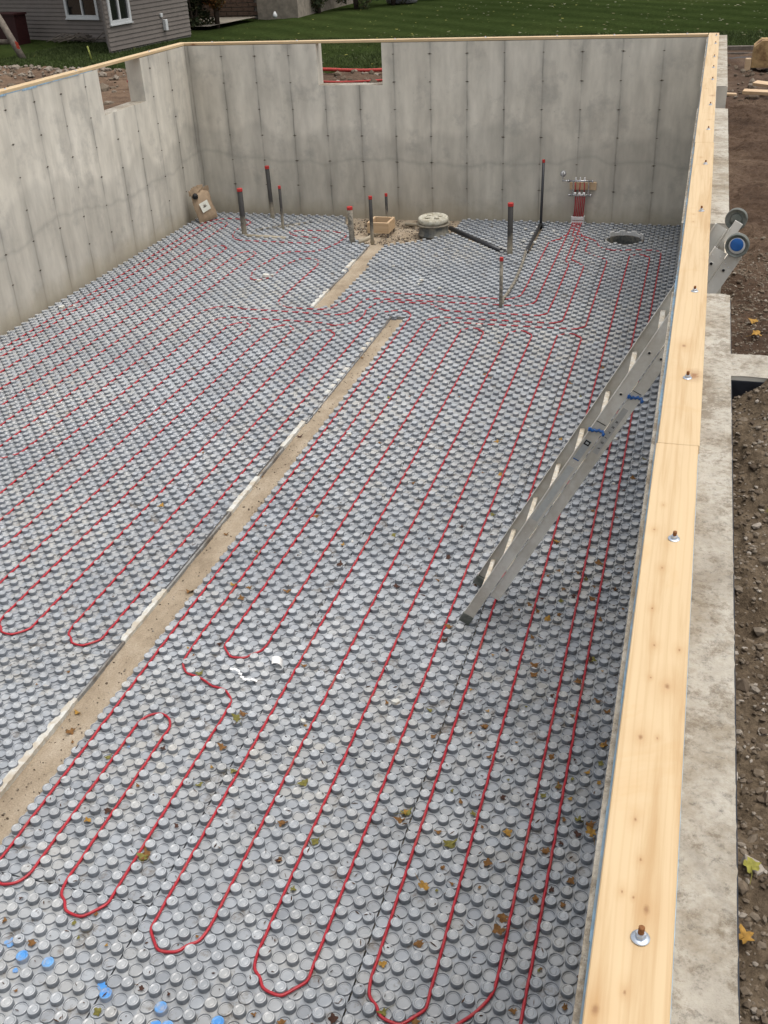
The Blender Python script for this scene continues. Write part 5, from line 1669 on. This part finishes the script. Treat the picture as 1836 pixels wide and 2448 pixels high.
# branches heap against the house
rr = random.Random(8)
b = MB()
for k in range(40):
    x = -17.9 + rr.random() * 1.9; y = 27.2 + rr.random() * .5
    a = rr.uniform(-.5, .5)
    b.tube([(x, y, 1.83 + rr.random() * .1), (x + .35 * math.cos(a), y + .2 * math.sin(a), 1.9 + rr.random() * .18), (x + .7 * math.cos(a), y + .3 * math.sin(a), 1.84 + rr.random() * .15)], .012, 4)
tag(b.build('brush_heap', M_OLDWOOD), 'heap of dry cut branches on grass against the house', 'brush heap')
# leaning post and rails
fp = empty('rail_fence', (-16.45, 24.2, 1.78))
tag(fp, 'old leaning fence post with two rails and an orange tag', 'fence')
b = MB(); b.tube([(0, 0, -.1), (-.22, 0, .35), (-.62, .05, 1.12)], [.085, .09, .075], 8); b.build('post', M_OLDWOOD, fp)
b = MB(); b.tube([(-.55, .0, .90), (-1.3, .0, .93), (-3.2, .15, .95)], .07, 6); b.build('rail', M_PINE_CUT, fp)
b = MB(); b.tube([(-.30, .05, .40), (-1.3, .05, .43), (-3.2, .2, .40)], .06, 6); b.build('rail', M_OLDWOOD, fp)
b = MB(); b.add([(-.14, -.09, .44), (-.04, -.1, .40), (-.01, -.1, .24), (-.11, -.09, .26)], [(0, 1, 2, 3)]); b.build('orange_tag', M_ORANGE, fp)
db = MB(); db.box(-.45, .45, -.2, .2, 0, .78); db.box(-.48, .48, -.23, .23, .781, .83)
o = db.build('storage_box', M_DKRED); o.location = (-19.0, 27.6, 1.78); o.rotation_euler = (0, 0, -.3)
tag(o, 'dark red lidded box behind the leaning fence post', 'box')
# slender yellow-green stake beside the house corner
b = MB(); b.tube([(-14.2, 23.6, 1.75), (-14.26, 23.6, 2.12)], .02, 6)
tag(b.build('garden_stake', simple('stake_green', (.22, .24, .06), .7, .2)), 'thin yellow-green stake standing in grass by the house corner', 'stake')

# ------------------------------------------------------------------ brick house, shrub, hedge behind
bh = empty('brick_house', (-14, 33, 1.78))
tag(bh, 'brown brick house behind the orange shrub at the top', 'house')
b = MB()
b.box(-22, -14.1, 34.2, 40, 1.6, 5.2); b.build('wall_core', M_MORTAR, bh); bh.children[0].matrix_parent_inverse = Matrix.Translation(-Vector(bh.location))
brick_me = None
b = MB(); b.box(-.19, .19, -.02, .02, 0, .10); _o = b.build('brick', M_BRICK); brick_me = _o.data; bpy.data.objects.remove(_o)
cnt = 0
for r in range(16):
    for c in range(10):
        x = -17.9 + .40 * c + (.2 if r % 2 else 0)
        if x > -14.25: continue
        o = link('brick', brick_me, bh)
        o.location = Vector((x, 34.18, 1.66 + .125 * r)) - Vector(bh.location)
        cnt += 1
b = MB(); b.box(-14.09, -12.7, 33.9, 40, 1.6, 5.2); o = b.build('stone_wall', M_STUCCO, bh); o.matrix_parent_inverse = Matrix.Translation(-Vector(bh.location))
b = MB(); b.box(-17.6, -14.2, 34.08, 34.14, 3.02, 3.12); o = b.build('trim', M_FRAME, bh); o.matrix_parent_inverse = Matrix.Translation(-Vector(bh.location))
b = MB(); b.box(-22.3, -12.4, 33.4, 40, 5.21, 5.4); o = b.build('roof', M_SHINGLE, bh); o.matrix_parent_inverse = Matrix.Translation(-Vector(bh.location))
o = MB().box(-.6, .6, -.4, .4, 0, .05).box(-.55, -.5, -.35, -.3, .05, .6).box(.5, .55, -.35, -.3, .05, .6).box(-.6, .6, -.4, .3, .6, .66).build('patio_table', M_FRAME)
o.location = (-17.0, 33.0, 1.8); tag(o, 'white patio table half hidden behind the house corner', 'table')
o = MB().lathe([(.22, 0), (.28, .5), (.30, .52), (.30, .58), (.02, .62)], 12).build('bin', simple('teal_bin', (.015, .06, .05), .5, .3))
o.location = (-16.45, 33.2, 1.8); tag(o, 'dark teal bin beside the patio behind the house', 'bin')
b = MB(); b.add([(-19, 31, 1.90), (-14.3, 30.6, 1.90), (-14.0, 33.6, 1.90), (-19, 33.9, 1.90)], [(0, 1, 2, 3)])
tag(b.build('patio', simple('patio_slab', (.26, .235, .19), .9, .15)), kind='structure')

def leaf_cloud(name, mat, blobs, n, size, parent, seed):
    rg = np.random.default_rng(seed)
    P = []
    w = np.array([r[3] * r[4] * r[5] for r in blobs]); w = w / w.sum()
    for (cx, cy, cz, rx, ry, rz), k in zip(blobs, (w * n).astype(int)):
        u = rg.normal(size=(k, 3)); u /= np.linalg.norm(u, axis=1)[:, None]
        u *= rg.uniform(.45, 1.08, (k, 1))
        P.append(np.array([cx, cy, cz]) + u * np.array([rx, ry, rz]))
    P = np.concatenate(P); m = len(P)
    nrm = rg.normal(size=(m, 3)); nrm /= np.linalg.norm(nrm, axis=1)[:, None]
    t = np.cross(nrm, rg.normal(size=(m, 3))); t /= np.linalg.norm(t, axis=1)[:, None]
    bt = np.cross(nrm, t)
    s = size * rg.uniform(.6, 1.3, (m, 1))
    V = np.stack([P - t * s, P - bt * s * .5, P + t * s, P + bt * s * .5], 1).reshape(-1, 3)
    o = np_mesh(name, V, np.arange(m * 4).reshape(m, 4), mat, parent=parent)
    return o
def shrub(name, x, y, h, w, mat, label, cat, seed, n=5000, z=1.8, trunk_h=.5, group=None):
    t = empty(name, (x, y, z)); tag(t, label, cat, group)
    r = random.Random(seed)
    b = MB()
    for k in range(5):
        a = r.uniform(0, 6.28); q = r.uniform(.2, .5) * w
        b.tube([(0, 0, -.05), (.05 * math.cos(a), .05 * math.sin(a), trunk_h * .8), (q * .6 * math.cos(a), q * .6 * math.sin(a), h * .55), (q * math.cos(a), q * math.sin(a), h * .85)], [.07, .05, .03, .012], 6)
    b.build('trunk', M_BARK, t)
    blobs = []
    for k in range(16):
        a = r.uniform(0, 6.28); q = r.uniform(0, .75) * w
        zz_ = r.uniform(trunk_h, h * .9)
        blobs.append((q * math.cos(a), q * math.sin(a), zz_, w * r.uniform(.25, .42), w * r.uniform(.25, .42), h * r.uniform(.10, .2)))
    leaf_cloud('crown', mat, blobs, n, .055, t, seed)
M_AUT = mat_leafy('autumn_foliage', [(0.05, .045, .012), (0.10, .065, .018), (0.17, .075, .02), (.22, .08, .02)])
M_EVG = mat_leafy('dark_foliage', [(0.018, .028, .012), (0.035, .05, .02), (.06, .065, .028), (.09, .07, .03)])
shrub('autumn_shrub', -14.35, 31.3, 3.2, 1.05, M_AUT, 'orange and green autumn shrub with dark stem right of the house', 'shrub', 4, 9000, trunk_h=.9)
shrub('dark_bush', -15.0, 31.0, 1.0, .7, M_EVG, 'low dark bush at the foot of the orange shrub', 'bush', 6, 3000, trunk_h=.1)
spots = [(-12.6, 35.6, 'tangled dark bush at the corner of the stone wall'), (-11.7, 36.9, 'dark bush with bare stems in the middle of the hedge'), (-10.8, 38.4, 'brown-green bush towards the top edge of the lawn'), (-9.6, 40.6, 'furthest dark bush of the hedge at the top edge')]
for k, (x, y, lab) in enumerate(spots):
    shrub('hedge_bush', x, y, 2.6, 1.0, M_EVG, lab, 'bush', 20 + k, 4500, trunk_h=.3, group='bushes bordering the lawn')
o = MB().lathe([(.05, 0), (.5, .0), (.55, .16), (.3, .3), (.02, .34)], 12).build('garden_rock', simple('grey_rock', (.22, .22, .215), .85, .2, var=.2, scale=9))
o.location = (-10.6, 38.8, 1.83); o.scale = (1.1, .6, 1); tag(o, 'grey rock at the top edge of the lawn', 'rock')
o = MB().lathe([(.01, 0), (.07, .03), (.08, .1), (.02, .2)], 8).build('garden_lamp', M_FRAME)
o.location = (-13.3, 33.4, 1.85); tag(o, 'small white garden ornament at the foot of the stone wall', 'ornament')
# trees beyond the frame, so the place goes on when seen from the side
for k, (x, y) in enumerate(((-26, 48), (-17, 52), (-6, 56), (5, 54), (15, 50))):
    shrub('garden_tree', x, y, 7.5, 2.6, M_EVG, ['tall dark tree behind the house', 'tall dark tree behind the brick house', 'tall tree beyond the middle of the lawn', 'tall tree beyond the right of the lawn', 'tall tree furthest right beyond the lawn'][k], 'tree', 60 + k, 5000, trunk_h=2.0)
